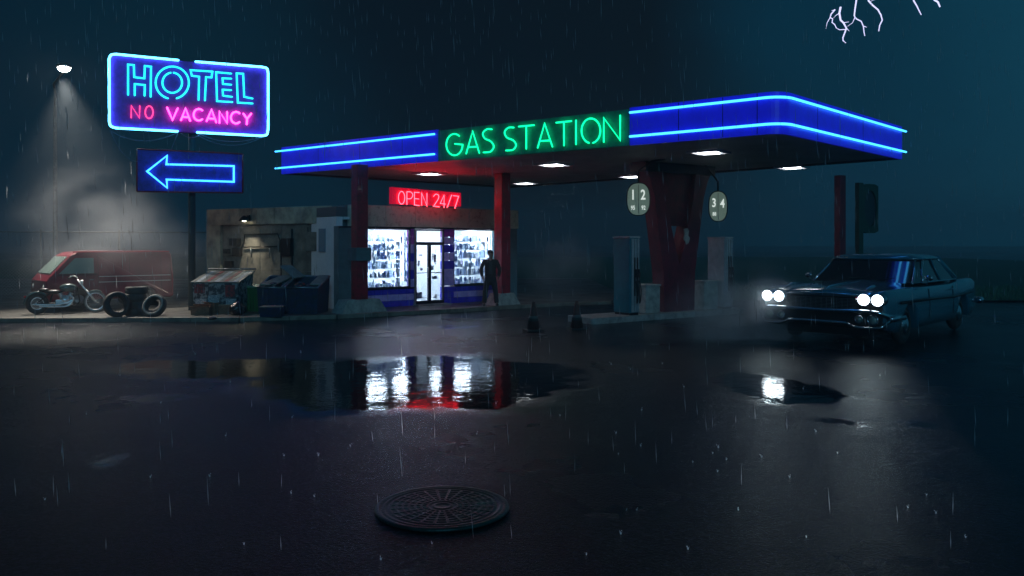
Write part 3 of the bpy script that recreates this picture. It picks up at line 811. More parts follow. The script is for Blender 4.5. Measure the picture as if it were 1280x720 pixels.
def pump(px,label,pale):
    u=iu(px,.40); p=Tis@Vector((u,.40,.15))
    t=empty('fuel_pump',p,irz,label,'fuel pump','fuel pumps on the island')
    w,dp,h=.34,.62,2.0
    MB().bb(-w/2,w/2,-dp/2,dp/2,.06,h,.02).build('cabinet',M['pump_pale'] if pale else M['pump_teal'],t)
    MB().bb(-w/2+.02,w/2-.02,-dp/2+.02,dp/2-.02,0,.06).build('plinth',M['black_metal'],t)
    MB().bb(-w/2-.015,w/2+.015,-dp/2-.015,dp/2+.015,h,h+.05,.01).build('cap',M['pump_pale'],t)
    fc=MB()
    for x in (-.115,-.02,.075): fc.bb(x,x+.07,-dp/2-.03,-dp/2+.0,.08,h-.02,.008)
    fc.build('front_fin',M['pump_pale'],t)
    gm=MB()
    for x in (-.035,.06): gm.bb(x-.006,x+.02,-dp/2-.055,-dp/2-.001,.5,1.5)
    gm.build('hose_channel',M['pump_dark'],t)
    for x in (-.03,.065):
        nz=MB(); yy=-dp/2-.09
        nz.bb(x-.022,x+.022,yy-.03,yy+.05,1.12,1.2,.01); nz.tube([(x,yy,1.16),(x,yy-.06,1.08),(x,yy-.03,.96)],.014,6); nz.bb(x-.02,x+.02,yy-.01,yy+.04,.98,1.12,.008)
        n_=nz.build('nozzle',M['pump_dark'],t)
        hp=[(x,yy-.02,.97),(x+.01,yy-.07,.7),(x+.02,yy-.05,.42),(x+.03,yy+.0,.32),(x+.05,yy+.02,.5),(x+.05,yy+.05,.9)]
        MB().tube(smooth3(hp),.014,6).build('hose',M['pump_dark'],n_)
    # display on the broad side
    MB().bb(-w/2-.008,-w/2,-.24,.24,.16,.9,.004).build('access_panel',M['pump_pale'] if pale else M['pump_teal'],t)
    return t
def smooth3(pts,n=6):
    pts=[Vector(p) for p in pts]; q=[pts[0]]+pts+[pts[-1]]; out=[]
    for i in range(1,len(q)-2):
        a,b,c,d=q[i-1:i+3]
        for j in range(n):
            t=j/n; out.append(.5*((2*b)+(c-a)*t+(2*a-5*b+4*c-d)*t*t+(3*b-a-3*c+d)*t**3))
    out.append(pts[-1]); return out
pump(783,'teal fuel pump with pale striped front, left of the red column',False)
pump(900,'pale grey fuel pump, right of the red column',True)
def block(px0,px1,h,label):
    a,b=iu(px0),iu(px1); p=Tis@Vector(((a+b)/2,.5,.15)); L2=(b-a)
    t=MB(); t.bb(-L2/2,L2/2,-.25,.25,0,h,.03); t.bb(-L2/2-.02,L2/2+.02,-.27,.27,h,h+.05,.015)
    o=t.build('concrete_bollard',M['concrete_pale'],None,p,irz)
    tag(o,label,'concrete block','concrete blocks on the island')
block(799,817,.72,'low square concrete block between the teal pump and red column')
block(872,889,.76,'low square concrete block between the red column and pale pump')
# number discs
def text_mb(s,size,ext=.006,bold=.0):
    cu=bpy.data.curves.new('t','FONT'); cu.body=s; cu.size=size; cu.extrude=ext; cu.offset=bold; cu.align_x='CENTER'; cu.align_y='CENTER'; cu.resolution_u=3
    o=bpy.data.objects.new('t',cu); C.objects.link(o)
    me=bpy.data.meshes.new_from_object(o)
    vs=[v.co.copy() for v in me.vertices]; fs=[list(p.vertices) for p in me.polygons]
    bpy.data.objects.remove(o); bpy.data.curves.remove(cu); bpy.data.meshes.remove(me)
    return vs,fs
RX=Matrix.Rotation(PI/2,4,'X')
def disc(px,py,rx,ry,Y,label,big,small):
    c=P(px,py,Y); rw,rh=rx/F*Y,ry/F*Y
    ang=math.atan2(c.y,c.x)-PI/2
    t=empty('pump_number_sign',c,ang*.9,label,'sign','numbered disc signs over the pumps')
    n=40; pts=[]
    for i in range(n):
        a=2*PI*i/n; e=.78
        pts.append((rw*math.copysign(abs(math.cos(a))**e,math.cos(a)),rh*math.copysign(abs(math.sin(a))**e,math.sin(a))))
    MB().prism(pts,-.05,.05).build('disc',M['disc'],t)
    MB().bb(-.006,.006,-.058,-.0505,-rh*.9,rh*.9).build('divider',M['black_metal'],t)
    rim=MB(); neon(rim,[(x*1.01,z*1.01) for x,z in pts],.014,-.045,True); rim.build('rim',M['black_metal'],t)
    for (s,x,z,sz) in big+small:
        vs,fs=text_mb(s,sz,.004,sz*.02)
        mb=MB().add(vs,fs,False,Matrix.Translation((x,-.057,z))@RX@Matrix.Diagonal((.72,1,1,1)))
        mb.build('numeral',M['disc_text'],t)
    return t
S1=.36
d1=disc(798,249,14,20,20.9,'oval lit sign numbered 1 and 2 hanging left of the red column',[('1',-.14,.10,S1),('2',.12,.10,S1)],[('95',-.14,-.23,.15),('92',.13,-.23,.15)])
d2=disc(897.5,258,11,18.5,22.6,'oval lit sign numbered 3 and 4 hanging right of the red column',[('3',-.11,.09,.34),('4',.12,.07,.34)],[('88',-.10,-.22,.14)])
MB().tube([(.0,.0,.42),(.0,0,.75),(.35,.1,1.0),(.7,.2,1.05)],.025,8).build('bracket',M['black_metal'],d1)
MB().tube([(.0,.0,.38),(.0,0,.7),(-.3,-.05,1.1),(-.45,-.1,1.3)],.025,8).build('bracket',M['black_metal'],d2)

# ------------------------------------------------------------------ cones, manhole
def cone(px,py,label):
    p=G(px,py)
    t=empty('traffic_cone',p,.3,label,'traffic cone','traffic cones on the forecourt')
    MB().lathe([(.155,.03),(.035,.66),(.0,.67)],20).build('body',M['cone'],t)
    MB().box((0,0,.015),(.40,.40,.03),0,None,.01).build('base',M['rubber'],t)
    MB().lathe([(.119,.22),(.095,.34),(.094,.34),(.12,.22)],20,Matrix.Diagonal((1.03,1.03,1,1))).build('band',M['cone_white'],t)
cone(667,413,'dim traffic cone nearer the shop, left one of the pair'); cone(721,411.5,'dim traffic cone nearer the pump island, right one of the pair')
mc=G(553,636); mc.z=0
mh=empty('manhole_cover',mc,.2,'round dark green iron manhole cover with ring and spoke pattern on the wet asphalt','manhole cover')
rm=.49
prof=[(rm,.0),(rm+.015,.006),(rm+.012,.022),(rm-.02,.026),(rm-.03,.020)]
for k in range(9):
    r_=rm-.05-.047*k
    prof+=[(r_+.012,.020),(r_+.008,.025),(r_-.008,.025),(r_-.012,.020)]
prof+=[(.02,.020)]
MB().lathe(prof,72).build('lid',M['iron'],mh)
sp=MB()
for k in range(24):
    a=2*PI*k/24; Tm=Matrix.Rotation(a,4,'Z'); sp.add([(.12,-.008,.019),(.40,-.012,.019),(.40,.012,.019),(.12,.008,.019),(.12,-.006,.027),(.40,-.010,.027),(.40,.010,.027),(.12,.006,.027)],[(4,5,6,7),(0,1,5,4),(1,2,6,5),(2,3,7,6),(3,0,4,7)],False,Tm)
sp.build('raised_spoke',M['iron'],mh)
# green post sign on the right
gp=empty('post_sign',P(1074,HOR,25.5).xy.to_3d(),.45,'faint green sign board with a round dark centre on a green post behind the car','sign')
MB().bb(-.10,.10,-.08,.08,0,3.95,.01).build('post',M['green_sign'],gp)
n=28; ring=[]
x0,x1,z0,z1=.105,.80,2.35,3.92; cx,cz=(x0+x1)/2,(z0+z1)/2
mb=MB(); vs=[]; 
for i in range(n):
    a=2*PI*i/n; c_,s_=math.cos(a),math.sin(a)
    k=1/max(abs(c_)/((x1-x0)/2),abs(s_)/((z1-z0)/2)); ox,oz=cx+c_*k,cz+s_*k
    ix,iz=cx+c_*.28,cz+s_*.58
    vs+=[(ox,-.06,oz),(ix,-.06,iz),(ox,.06,oz),(ix,.06,iz)]
fs=[]
for i in range(n):
    a=4*i;b=4*((i+1)%n)
    fs+=[(a,b,b+1,a+1),(a+2,a+3,b+3,b+2),(a,a+2,b+2,b),(a+1,b+1,b+3,a+3)]
mb.add(vs,fs); mb.build('sign_frame',M['green_sign'],gp)
MB().bb(x0+.04,x1-.04,.0,.04,z0+.04,z1-.04).build('sign_panel',mat('dark_blue_green_panel',(.01,.04,.05),.4),gp)

# ------------------------------------------------------------------ bins and rubbish
def bin_wedge(name,px0,px1,py,dep,h0,h1,label,cat,rz_add=0,flip=False,Z=.1):
    pass
brz=W.rz+.06
def place(px,py,z=.1): return G(px,py,z)
# 1: poster-covered skip with closed grey lid
p=place(270,391.5); w=1.30
t=empty('skip_bin',p,-.05,'poster-covered steel rubbish skip with sloping striped lid at the left end of the bins','rubbish skip')
def hull(w0,w1,d,h0,h1,tk=.04):
    """open-topped wedge box: width w0 at base, w1 at top"""
    mb=MB()
    o=[(-w0/2,0,0),(w0/2,0,0),(w0/2,d,0),(-w0/2,d,0),(-w1/2,-.05,h0),(w1/2,-.05,h0),(w1/2,d+.05,h1),(-w1/2,d+.05,h1)]
    i=[(-w0/2+tk,tk,tk),(w0/2-tk,tk,tk),(w0/2-tk,d-tk,tk),(-w0/2+tk,d-tk,tk),(-w1/2+tk,-.05+tk,h0),(w1/2-tk,-.05+tk,h0),(w1/2-tk,d+.05-tk,h1),(-w1/2+tk,d+.05-tk,h1)]
    fs=[(0,3,2,1),(0,1,5,4),(1,2,6,5),(2,3,7,6),(3,0,4,7),(8,9,10,11),(8,12,13,9),(9,13,14,10),(10,14,15,11),(11,15,12,8),(4,5,13,12),(5,6,14,13),(6,7,15,14),(7,4,12,15)]
    return mb.add(o+i,fs)
def slab(a,b,c,d,t=.03,axis=Vector((0,0,1))):
    vs=[Vector(q) for q in (a,b,c,d)]; vs+= [v-axis*t for v in vs]
    return MB().add(vs,[(0,1,2,3),(7,6,5,4),(0,4,5,1),(1,5,6,2),(2,6,7,3),(3,7,4,0)])
M['poster']=mat('peeling_posters',(.34,.36,.36),.6,col2=(.05,.06,.07),scale=9,mixlo=.48,mixhi=.52,bump=.2)
M['poster_red']=mat('red_poster',(.40,.05,.05),.6,col2=(.12,.05,.05),scale=14,mixlo=.45,mixhi=.55)
M['poster_white']=mat('white_poster',(.60,.62,.60),.6,col2=(.25,.3,.35),scale=22,mixlo=.45,mixhi=.52)
hull(1.22,1.28,1.0,.82,1.05).build('body',M['poster'],t)
lid=slab((-.68,-.08,.86),(.68,-.08,.86),(.68,1.08,1.13),(-.68,1.08,1.13)).build('lid',M['bin_lid'],t)
for k in range(5):
    x=-.55+.26*k; slab((x,-.05,.872),(x+.12,-.05,.872),(x+.12,1.02,1.122),(x,1.02,1.122),.006).build('lid_stripe',M['poster_red'] if k%2 else M['poster_white'],lid)
MB().tube([(-.70,1.1,1.18),(.70,1.1,1.18)],.02,6).build('lid_rail',M['galv'],t)
for (a,b,c,d) in ((-.58,-.30,.55,.80),(.28,.55,.46,.78)): MB().bb(a,b,-.065,-.045,c,d).build('poster',M['poster_red'],t)
for (a,b,c,d) in ((-.2,.1,.2,.5),(.30,.58,.1,.4),(-.55,-.25,.12,.40)): MB().bb(a,b,-.05,-.03,c,d).build('poster',M['poster_white'],t)
# 2: green wheelie bin
p=place(313,389)
t=empty('wheelie_bin',p,-.03,'bright green ribbed plastic bin between the poster skip and the navy skips','bin')
hull(.60,.68,.6,.66,.68).build('body',M['green_bin'],t)
r_=MB()
for k in range(7): x=-.27+.09*k; r_.bb(x-.012,x+.012,-.05,-.005,.06,.58)
r_.build('rib',M['green_bin'],t)
slab((-.37,-.09,.70),(.37,-.09,.70),(.37,.68,.73),(-.37,.68,.73),.025).build('lid',mat('pale_green_lid',(.22,.42,.25),.4),t)
# 3: two open navy skips
def skip(px,py,w,label,openlid,rz):
    p=place(px,py)
    t=empty('skip_bin',p,rz,label,'rubbish skip','open navy skips')
    hull(w*.94,w,.95,.72,.98).build('body',M['blue_bin'],t)
    rim=MB(); 
    q_=[(-w/2,-.05,.72),(w/2,-.05,.72),(w/2,1.0,.98),(-w/2,1.0,.98)]
    rim.tube(q_,.03,6,True); rim.build('rim',M['galv'],t)
    rb=MB()
    for k in range(4):
        x=-w*.36+k*w*.24; rb.bb(x-.025,x+.025,-.055,-.0,.05,.68)
    rb.build('rib',M['blue_bin'],t)
    for x in (-w*.4,w*.4): MB().lathe([(.05,-.02),(.05,.02)],12,Matrix.Translation((x,.1,.05))@Matrix.Rotation(PI/2,4,'Y')).build('wheel',M['rubber'],t)
    if openlid==1:
        slab((-w/2,.1,.80),(w*.1,.1,.80),(w*.45,.98,1.0),(-w*.12,.98,1.0),.03).build('lid',M['bin_lid'],t)
        slab((w*.62,.55,.96),(w*.85,1.0,1.0),(w*.30,1.05,1.30),(-w*.02,.7,1.30),.03).build('lid',M['bin_lid'],t)
    else:
        slab((w*.20,.2,.80),(w*.49,.2,.80),(w*.49,.98,1.02),(w*.20,.98,1.02),.03).build('lid',M['bin_lid'],t)
    ra=random.Random(int(px)); tr=MB()
    for k in range(9): tr.ball((ra.uniform(-w*.35,w*.35),ra.uniform(.2,.8),.66+ra.uniform(0,.1)),ra.uniform(.1,.17),6,(1,1,.7))
    tr.build('rubbish_fill',M['bag'],t)
    return t
skip(339,392.5,.74,'narrow navy skip with its grey lid flung up, left of the wide one',1,-.04)
skip(375,392.5,1.02,'wide open navy skip nearest the shop corner',0,-.08)
def carton(px,py,w,d,h,rz,label,open_=True,m='card'):
    p=place(px,py)
    t=empty('cardboard_box',p,rz,label,'cardboard box','cardboard boxes thrown by the bins')
    hull(w,w,d,h,h,.012).build('carton',M[m],t)
    if open_:
        slab((-w/2,-.05,h),(w/2,-.05,h),(w/2,-.05-d*.4,h-.02+.05),(-w/2,-.05-d*.4,h-.02+.05),.008).build('flap',M['card_pale'],t)
        slab((-w/2,d+.05,h),(w/2,d+.05,h),(w/2,d*.6,h+.06),(-w/2,d*.6,h+.06),.008).build('flap',M['card_pale'],t)
    else: slab((-w/2-.01,-.06,h+.012),(w/2+.01,-.06,h+.012),(w/2+.01,d+.06,h+.012),(-w/2-.01,d+.06,h+.012),.012).build('flap',M['card_pale'],t)
carton(250,393.5,.48,.3,.22,.1,'wet brown cardboard box, leftmost in front of the poster skip')
carton(263,392,.34,.28,.30,-.35,'brown cardboard box with pale tilted flaps behind the leftmost box')
carton(281,392.5,.32,.3,.24,.15,'small brown cardboard box beside the black rubbish bag',False)
carton(338,396.5,.54,.35,.26,.03,'dark wide box with a pale pinkish top in front of the navy skips',False,'blue_bin')
p=place(297,393.5)
bg=MB(); bm=bmesh.new(); bmesh.ops.create_icosphere(bm,subdivisions=4,radius=1)
from mathutils import noise as mn
for v in bm.verts:
    k=1+.22*mn.noise(v.co*2.3)+.08*mn.noise(v.co*7); c=v.co*k; c.z=max(c.z,-.75)
    pin=max(0,c.z-.45); c.x*=1-min(.85,pin*1.5); c.y*=1-min(.85,pin*1.5); c.z+=pin*.7
    v.co=Vector((c.x*.21,c.y*.19,(c.z+.75)*.20))
bg.add([v.co.copy() for v in bm.verts],[[v.index for v in f.verts] for f in bm.faces],True); bm.free()
o=bg.build('rubbish_bag',M['bag'],None,p,0); tag(o,'tied black plastic rubbish bag between the cardboard boxes','rubbish bag')
p=place(265,399.5); mb=MB().ball((0,0,.03),.09,8,(1.3,.8,.4)); o=mb.build('crumpled_rag',M['bag'],None,p,.4); tag(o,'small dark crumpled rag lying alone on the concrete','litter')

# ------------------------------------------------------------------ tyres
def tyre(loc,rot,Rr,label,m='rubber_old',ww=False,w=.1):
    t=empty('tyre',loc,0,label,'tyre','old tyres heaped by the van'); t.rotation_euler=rot
    prof=[(Rr*.62,-w*.8),(Rr*.72,-w),(Rr*.92,-w*.95),(Rr,-w*.6),(Rr,w*.6),(Rr*.92,w*.95),(Rr*.72,w),(Rr*.62,w*.8),(Rr*.66,w*.55),(Rr*.85,0),(Rr*.66,-w*.55)]
    n=36;k=len(prof);vs=[];fs=[]
    for j in range(n):
        a=2*PI*j/n
        for r,z in prof: vs.append((r*math.cos(a),r*math.sin(a),z))
    for j in range(n):
        for i in range(k): fs.append((j*k+i,j*k+(i+1)%k,((j+1)%n)*k+(i+1)%k,((j+1)%n)*k+i))
    tb=MB().add(vs,fs,True)
    tb.build('tread_ring',M[m],t)
    if ww:
        for z in (w+.002,-w-.002): MB().torus((0,0,z*.97),Rr*.80,Rr*.085,36,6,None,'z',.15).build('whitewall',M['whitewall'],t)
    return t
ty=23.3
def TP(px,py): return G(px,py,.1)
b=TP(160,395)+Vector((.0,.42,0))
for k in range(4):
    tyre((b.x+[.0,.05,-.03,.02][k],b.y+[0,.03,-.02,.02][k],.1+.10+.185*k),(0,0,k),.30 if k<3 else .28,['bottom','second','third','top'][k]+' tyre of the stack beside the red van')
b=TP(146,396); tyre((b.x,b.y,.1+.325),(R(80),0,R(50)),.33,'big dark tyre standing on edge against the stack','rubber')
b=TP(193,395.5); tyre((b.x,b.y,.1+.28),(R(64),R(0),R(-8)),.315,'worn whitewall tyre leaning at the right of the heap','rubber_old',True,.085)
b=TP(181,395.5); tyre((b.x,b.y+.35,.1+.2),(R(35),0,R(10)),.33,'pale dusty tyre slumped behind the whitewall tyre')

# ------------------------------------------------------------------ motorcycle (local +x = forward, side seen from -y)
mp_=G(83,391.5,.1)
mo=empty('motorcycle',mp_,.46,'chrome cruiser motorcycle with long raked fork parked before the red van','motorcycle')
rw=.30; xb,xf=-.80,.82
def wheel(x,r,name,tw):
    t=MB().torus((x,0,r),r-tw,tw,36,10).build('wheel',M['rubber'],mo)
    MB().torus((x,0,r),r-tw*2.0,.022,36,8).build('rim',M['chrome'],t)
    MB().torus((x,0,r),r-tw*1.1,.03,36,6,None,'y',1.4).build('tyre_wall',M['whitewall'],t) if name=='f' else None
    s_=MB()
    for k in range(20):
        a=2*PI*k/20; s_.tube([(x+.04*math.cos(a+.5),.02*(-1)**k,r+.04*math.sin(a+.5)),(x+(r-tw*2)*math.cos(a),0,r+(r-tw*2)*math.sin(a))],.004,4)
    s_.build('spoke',M['chrome'],t)
    MB().lathe([(.05,-.06),(.05,.06)],16,Matrix.Translation((x,0,r))@Matrix.Rotation(PI/2,4,'X')).build('hub',M['chrome'],t)
wheel(xf,.335,'f',.035); wheel(xb,.32,'b',.07)
fr=MB()
fr.tube([(xb,.09,.32),(-.35,.10,.30),(.25,.10,.22),(.38,.05,.35),(.30,0,.80)],.02,8); fr.tube([(xb,-.09,.32),(-.35,-.10,.30),(.25,-.10,.22),(.38,-.05,.35),(.30,0,.80)],.02,8)
fr.tube([(-.45,0,.36),(-.38,0,.60),(.0,0,.70),(.30,0,.82)],.025,8); fr.tube([(xb,.08,.34),(-.45,.08,.62)],.02,6); fr.tube([(xb,-.08,.34),(-.45,-.08,.62)],.02,6)
fr.build('frame',M['black_metal'],mo)
fk=MB()
for s in (-1,1): fk.tube([(xf,s*.08,.335),(.30,s*.08,1.02)],.02,8); fk.tube([(xf-.03,s*.08,.38),(.55,s*.08,.70)],.03,8)
fk.build('fork',M['chrome'],mo)
MB().tube(smooth3([(.12,-.36,1.10),(.18,-.30,1.14),(.28,-.12,1.10),(.30,0,1.06),(.28,.12,1.10),(.18,.30,1.14),(.12,.36,1.10)]),.014,8).build('handlebar',M['chrome'],mo)
for s in (-1,1): MB().tube([(.16,s*.33,1.12),(.06,s*.42,1.07)],.02,8).build('grip',M['rubber'],mo)
MB().lathe([(.0,-.09),(.06,-.08),(.085,0),(.085,.03),(.0,.035)],16,Matrix.Translation((.44,0,.93))@Matrix.Rotation(PI/2,4,'Y')).build('headlight',M['chrome'],mo)
MB().ball((.05,0,.78),.2,10,(1.25,.62,.62)).build('fuel_tank',M['tank'],mo)
se=MB(); se.ball((-.36,0,.66),.18,8,(1.3,.75,.38)); se.ball((-.62,0,.72),.13,8,(1.2,.7,.45)); se.build('seat',M['leather'],mo)
en=MB(); en.bb(-.30,.18,-.10,.10,.24,.42,.03)
for (a,x) in ((.35,-.10),(-.35,.06)):
    Tm=Matrix.Translation((x,0,.42))@Matrix.Rotation(-a,4,'Y')
    for k in range(7): en.lathe([(.075,0),(.075,.012)],16,Tm@Matrix.Translation((0,0,.02+.03*k)))
    en.lathe([(.05,0),(.05,.22)],12,Tm)
en.build('engine',M['chrome'],mo)
for k,s in enumerate((-.13,-.16)):
    MB().tube(smooth3([(.08+.02*k,s,.56),(.20,s,.45-.02*k),(.05,s,.34-.1*k),(-.3,s,.28-.06*k),(-.95+.2*k,s,.30-.06*k)]),[.03,.03,.03,.03,.03][0],10).build('exhaust',M['chrome'],mo)
MB().lathe([(.0,-.03),(.11,-.03),(.12,0),(.11,.03),(.0,.03)],20,Matrix.Translation((-.02,-.13,.45))@Matrix.Rotation(PI/2,4,'X')).build('air_filter',M['chrome'],mo)
def fender(x,r,a0,a1,w,name):
    vs=[];fs=[];n=14
    for i in range(n+1):
        a=R(a0+(a1-a0)*i/n)
        for (yy,rr) in ((-w,r-.05),(-w*.8,r),(w*.8,r),(w,r-.05)): vs.append((x+rr*math.cos(a),yy,.32+rr*math.sin(a)))
    for i in range(n):
        for j in range(3): fs.append((i*4+j,i*4+j+1,i*4+5+j,i*4+4+j))
    m_=MB().add(vs,fs,True).build(name,M['tank'],mo); so=m_.modifiers.new('s','SOLIDIFY'); so.thickness=.006
fender(xb,.37,40,185,.09,'rear_fender'); fender(xf,.375,60,130,.06,'front_fender')
MB().ball((-1.13,0,.52),.04,6).build('tail_light',mat('red_lens',(.4,.02,.02),.2),mo)
MB().tube([(-.1,.12,.22),(-.18,.30,.01)],.012,6).build('kickstand',M['black_metal'],mo)

mo.scale=(.86,.86,.90)
for o_ in mo.children_recursive:
    if o_.data.materials[0]==M['chrome']: o_.data.materials[0]=M['bike_chrome']
# ------------------------------------------------------------------ van (local -x = front, side seen from -y)
vp=G(118,386,.1); vz=1.0
va=empty('red_van',vp+Vector((0,.55,0)),.74,'faded red panel van with white side stripes, parked behind the motorcycle','van')
Lv=3.45; hx=Lv/2; wv=.9
side=[(-hx+.05,.30),(-hx-.02,.55),(-hx,.86),(-hx+.10,1.0),(-hx+.62,1.58),(-hx+.80,1.66),(-hx+1.2,1.70),(hx-.15,1.70),(hx-.03,1.60),(hx,.9),(hx,.32)]
def arch(cx,r=.36,n=9): return [(cx+r*math.cos(a),.30+r*math.sin(a)) for a in [PI*i/n for i in range(n+1)]]
low=[(hx-.1,.28)]+arch(hx-.85)+arch(-hx+.85)+[(-hx+.1,.28)]
prof=side+low
vb=MB(); k=len(prof); vs=[]
for (yy,tuck) in ((-wv,0),(wv,0)):
    for (x,z) in prof:
        tu=max(0,(z-.95))*.16; vs.append((x,yy+math.copysign(tu,-yy)*1.0,z))
fs=[tuple(range(k)),tuple(range(2*k-1,k-1,-1))]+[(i,(i+1)%k,k+(i+1)%k,k+i) for i in range(k)]
vb.add(vs,fs); vbo=vb.build('body',M['van'],va)
bv=vbo.modifiers.new('b','BEVEL'); bv.width=.05; bv.segments=3; bv.limit_method='ANGLE'; bv.angle_limit=R(35)
def yside(z): return -wv+max(0,z-.95)*.16
def sideplate(pts,name,m,t=.012,mb=None):
    mb=MB(); n=len(pts)
    vs=[(x,yside(z)-t,z) for x,z in pts]+[(x,yside(z)+.02,z) for x,z in pts]
    mb.add(vs,[tuple(range(n)),tuple(range(2*n-1,n-1,-1))]+[(i,(i+1)%n,n+(i+1)%n,n+i) for i in range(n)])
    return mb.build(name,m,va)
sideplate([(-hx+.32,1.06),(-hx+1.22,1.06),(-hx+1.22,1.50),(-hx+.74,1.50)],'side_window',M['pale_glass'])
sideplate([(-hx+.26,1.0),(-hx+.30,1.055),(-hx+1.28,1.055),(-hx+1.28,1.0)],'window_trim',M['van_dark'],.02)
# windscreen on the sloping nose
ws=[]
for yy in (-.74,.74):
    for (x,z) in ((-hx+.14,1.06),(-hx+.58,1.53)): ws.append((x-.012,yy*(1-max(0,z-.95)*.1),z+.012))
MB().add([ws[0],ws[2],ws[3],ws[1]]+[Vector(q_)+Vector((.03,0,-.03)) for q_ in (ws[0],ws[2],ws[3],ws[1])],[(0,1,2,3),(7,6,5,4),(0,4,5,1),(1,5,6,2),(2,6,7,3),(3,7,4,0)]).build('windscreen',M['pale_glass'],va)
for z in (.80,.96):
    sideplate([(-hx+1.35,z-.010),(hx-.1,z-.010),(hx-.1,z+.010),(-hx+1.35,z+.010)],'side_stripe',M['white_trim'],.008)
sideplate([(-hx+.7,1.652),(hx-.1,1.652),(hx-.1,1.69),(-hx+.7,1.69)],'roof_gutter',mat('bright_red_paint',(.5,.03,.06),.3,coat=.4),.03)
for xx in (-hx+1.34,-hx+2.2,-hx+3.1): sideplate([(xx-.006,.4),(xx+.006,.4),(xx+.006,1.6),(xx-.006,1.6)],'door_seam',M['van_dark'],.004)
MB().bb(-hx+1.1,-hx+1.2,-wv-.04,-wv-.01,.86,.89).build('door_handle',M['chrome'],va)
for s in (-.62,.62): MB().lathe([(.10,0),(.09,-.03),(.0,-.05)],16,Matrix.Translation((-hx+.02,s,.68))@Matrix.Rotation(PI/2,4,'Y')).build('headlight',M['white_trim'],va)
MB().box((-hx-.04,0,.42),(.1,1.7,.14),0,None,.02).build('bumper',M['galv'],va)
for cx in (hx-.85,-hx+.85):
    for s in (-1,1):
        wlo=MB().torus((cx,s*(wv-.14),.30),.22,.085,28,8,None,'y',1.1).build('wheel',M['rubber'],va)
        MB().lathe([(.0,-.06),(.14,-.05),(.16,.0),(.14,.05),(.0,.06)],18,Matrix.Translation((cx,s*(wv-.12),.30))@Matrix.Rotation(PI/2,4,'X')).build('hubcap',M['galv'],wlo)

# ------------------------------------------------------------------ fence
fe=empty('chain_link_fence',(0,0,.1),0,'tall grey chain link fence running behind the van','fence')
fa=Vector((-24,26.3,0)); fb=Vector((-9.3,30.2,0)); fd=(fb-fa); FLn=fd.length; frz=math.atan2(fd.y,fd.x); Hf=2.32
fe.location=(fa.x,fa.y,.1); fe.rotation_euler=(0,0,frz)
wr=MB(); stp=.11
n=int((FLn+Hf)/stp)
for i in range(n):
    for s in (1,-1):
        x=-Hf+i*stp if s==1 else i*stp
        pts_=[]
        for t_ in (0,1):
            pts_.append((x+(t_*Hf if s==1 else -t_*Hf),t_*Hf))
        # clip to the panel
        (xa,za),(xb_,zb)=pts_
        def cl(xa,za,xb_,zb):
            for lim in (0,FLn):
                pass
            return xa,za,xb_,zb
        if max(xa,xb_)<0 or min(xa,xb_)>FLn: continue
        def at(xx): return za+(xx-xa)/(xb_-xa)*(zb-za)
        if xa<0: za_,xa_=at(0),0
        elif xa>FLn: za_,xa_=at(FLn),FLn
        else: za_,xa_=za,xa
        if xb_<0: zb_,xbb=at(0),0
        elif xb_>FLn: zb_,xbb=at(FLn),FLn
        else: zb_,xbb=zb,xb_
        wr.tube([(xa_,s*.004,za_),(xbb,s*.004,zb_)],.0035,3,cap=False)
wr.build('wire_mesh',M['galv'],fe)
MB().tube([(0,0,Hf+.01),(FLn,0,Hf+.01)],.022,8).build('top_rail',M['galv'],fe)
for k in range(7): x=k*FLn/6; MB().tube([(x,.05,0),(x,.05,Hf+.1)],.03,8).build('post',M['galv'],fe)

# ------------------------------------------------------------------ street lamp
ly=24.8; lp=P(80,87,ly)
sl=empty('street_lamp',(P(69,300,27.6).x,27.6,.1),0,'tall slim street lamp with small bright head above the van','street lamp')
dx=lp.x-sl.location.x; dy=ly-27.6
MB().tube([(0,0,0),(0,0,.9),(0,0,lp.z-.3),(.06,-.2,lp.z-.02),(dx-.02,dy+.25,lp.z+.05)],[.10,.085,.05,.045,.035],10).build('pole',M['galv'],sl)
MB().ball((dx,dy,lp.z+.02),.2,8,(1.2,.8,.5)).build('lamp_head',M['galv'],sl)
MB().ball((dx,dy,lp.z-.06),.165,8,(1.15,.9,.62)).build('bulb',M['lamp'],sl)
# ------------------------------------------------------------------ car (local -y = front)
car=empty('parked_car',(6.10,15.75,0),R(-43),'blue green fifties sedan with four blazing headlights and chrome bumper','car'); car.scale=(1.27,1.27,1.24)
def lerp_tab(t,x):
    for i in range(len(t)-1):
        if x<=t[i+1][0]:
            a,b=t[i],t[i+1]; k=(x-a[0])/(b[0]-a[0]); k=k*k*(3-2*k) if False else k
            return a[1]+(b[1]-a[1])*k
    return t[-1][1]
HZ=[(0,.80),(.06,.86),(.25,.905),(.6,.93),(1.2,.955),(1.8,.985),(2.2,.97),(3.8,.97),(4.6,.93),(5.1,.88),(5.3,.76)]
FZ=[(0,.82),(.05,.875),(.2,.90),(.8,.915),(2,.90),(3.4,.89),(4.2,.93),(4.9,.95),(5.2,.90),(5.3,.80)]
HW=[(0,.93),(.08,.965),(.4,.99),(1,1.0),(4.3,1.0),(4.9,.97),(5.2,.93),(5.3,.88)]
ys=[0,.03,.08,.15,.25]+[.35+.1*i for i in range(49)]+[5.22,5.3]
wy=[.98,4.02]; WR=.37
vs=[];fs=[];k=0
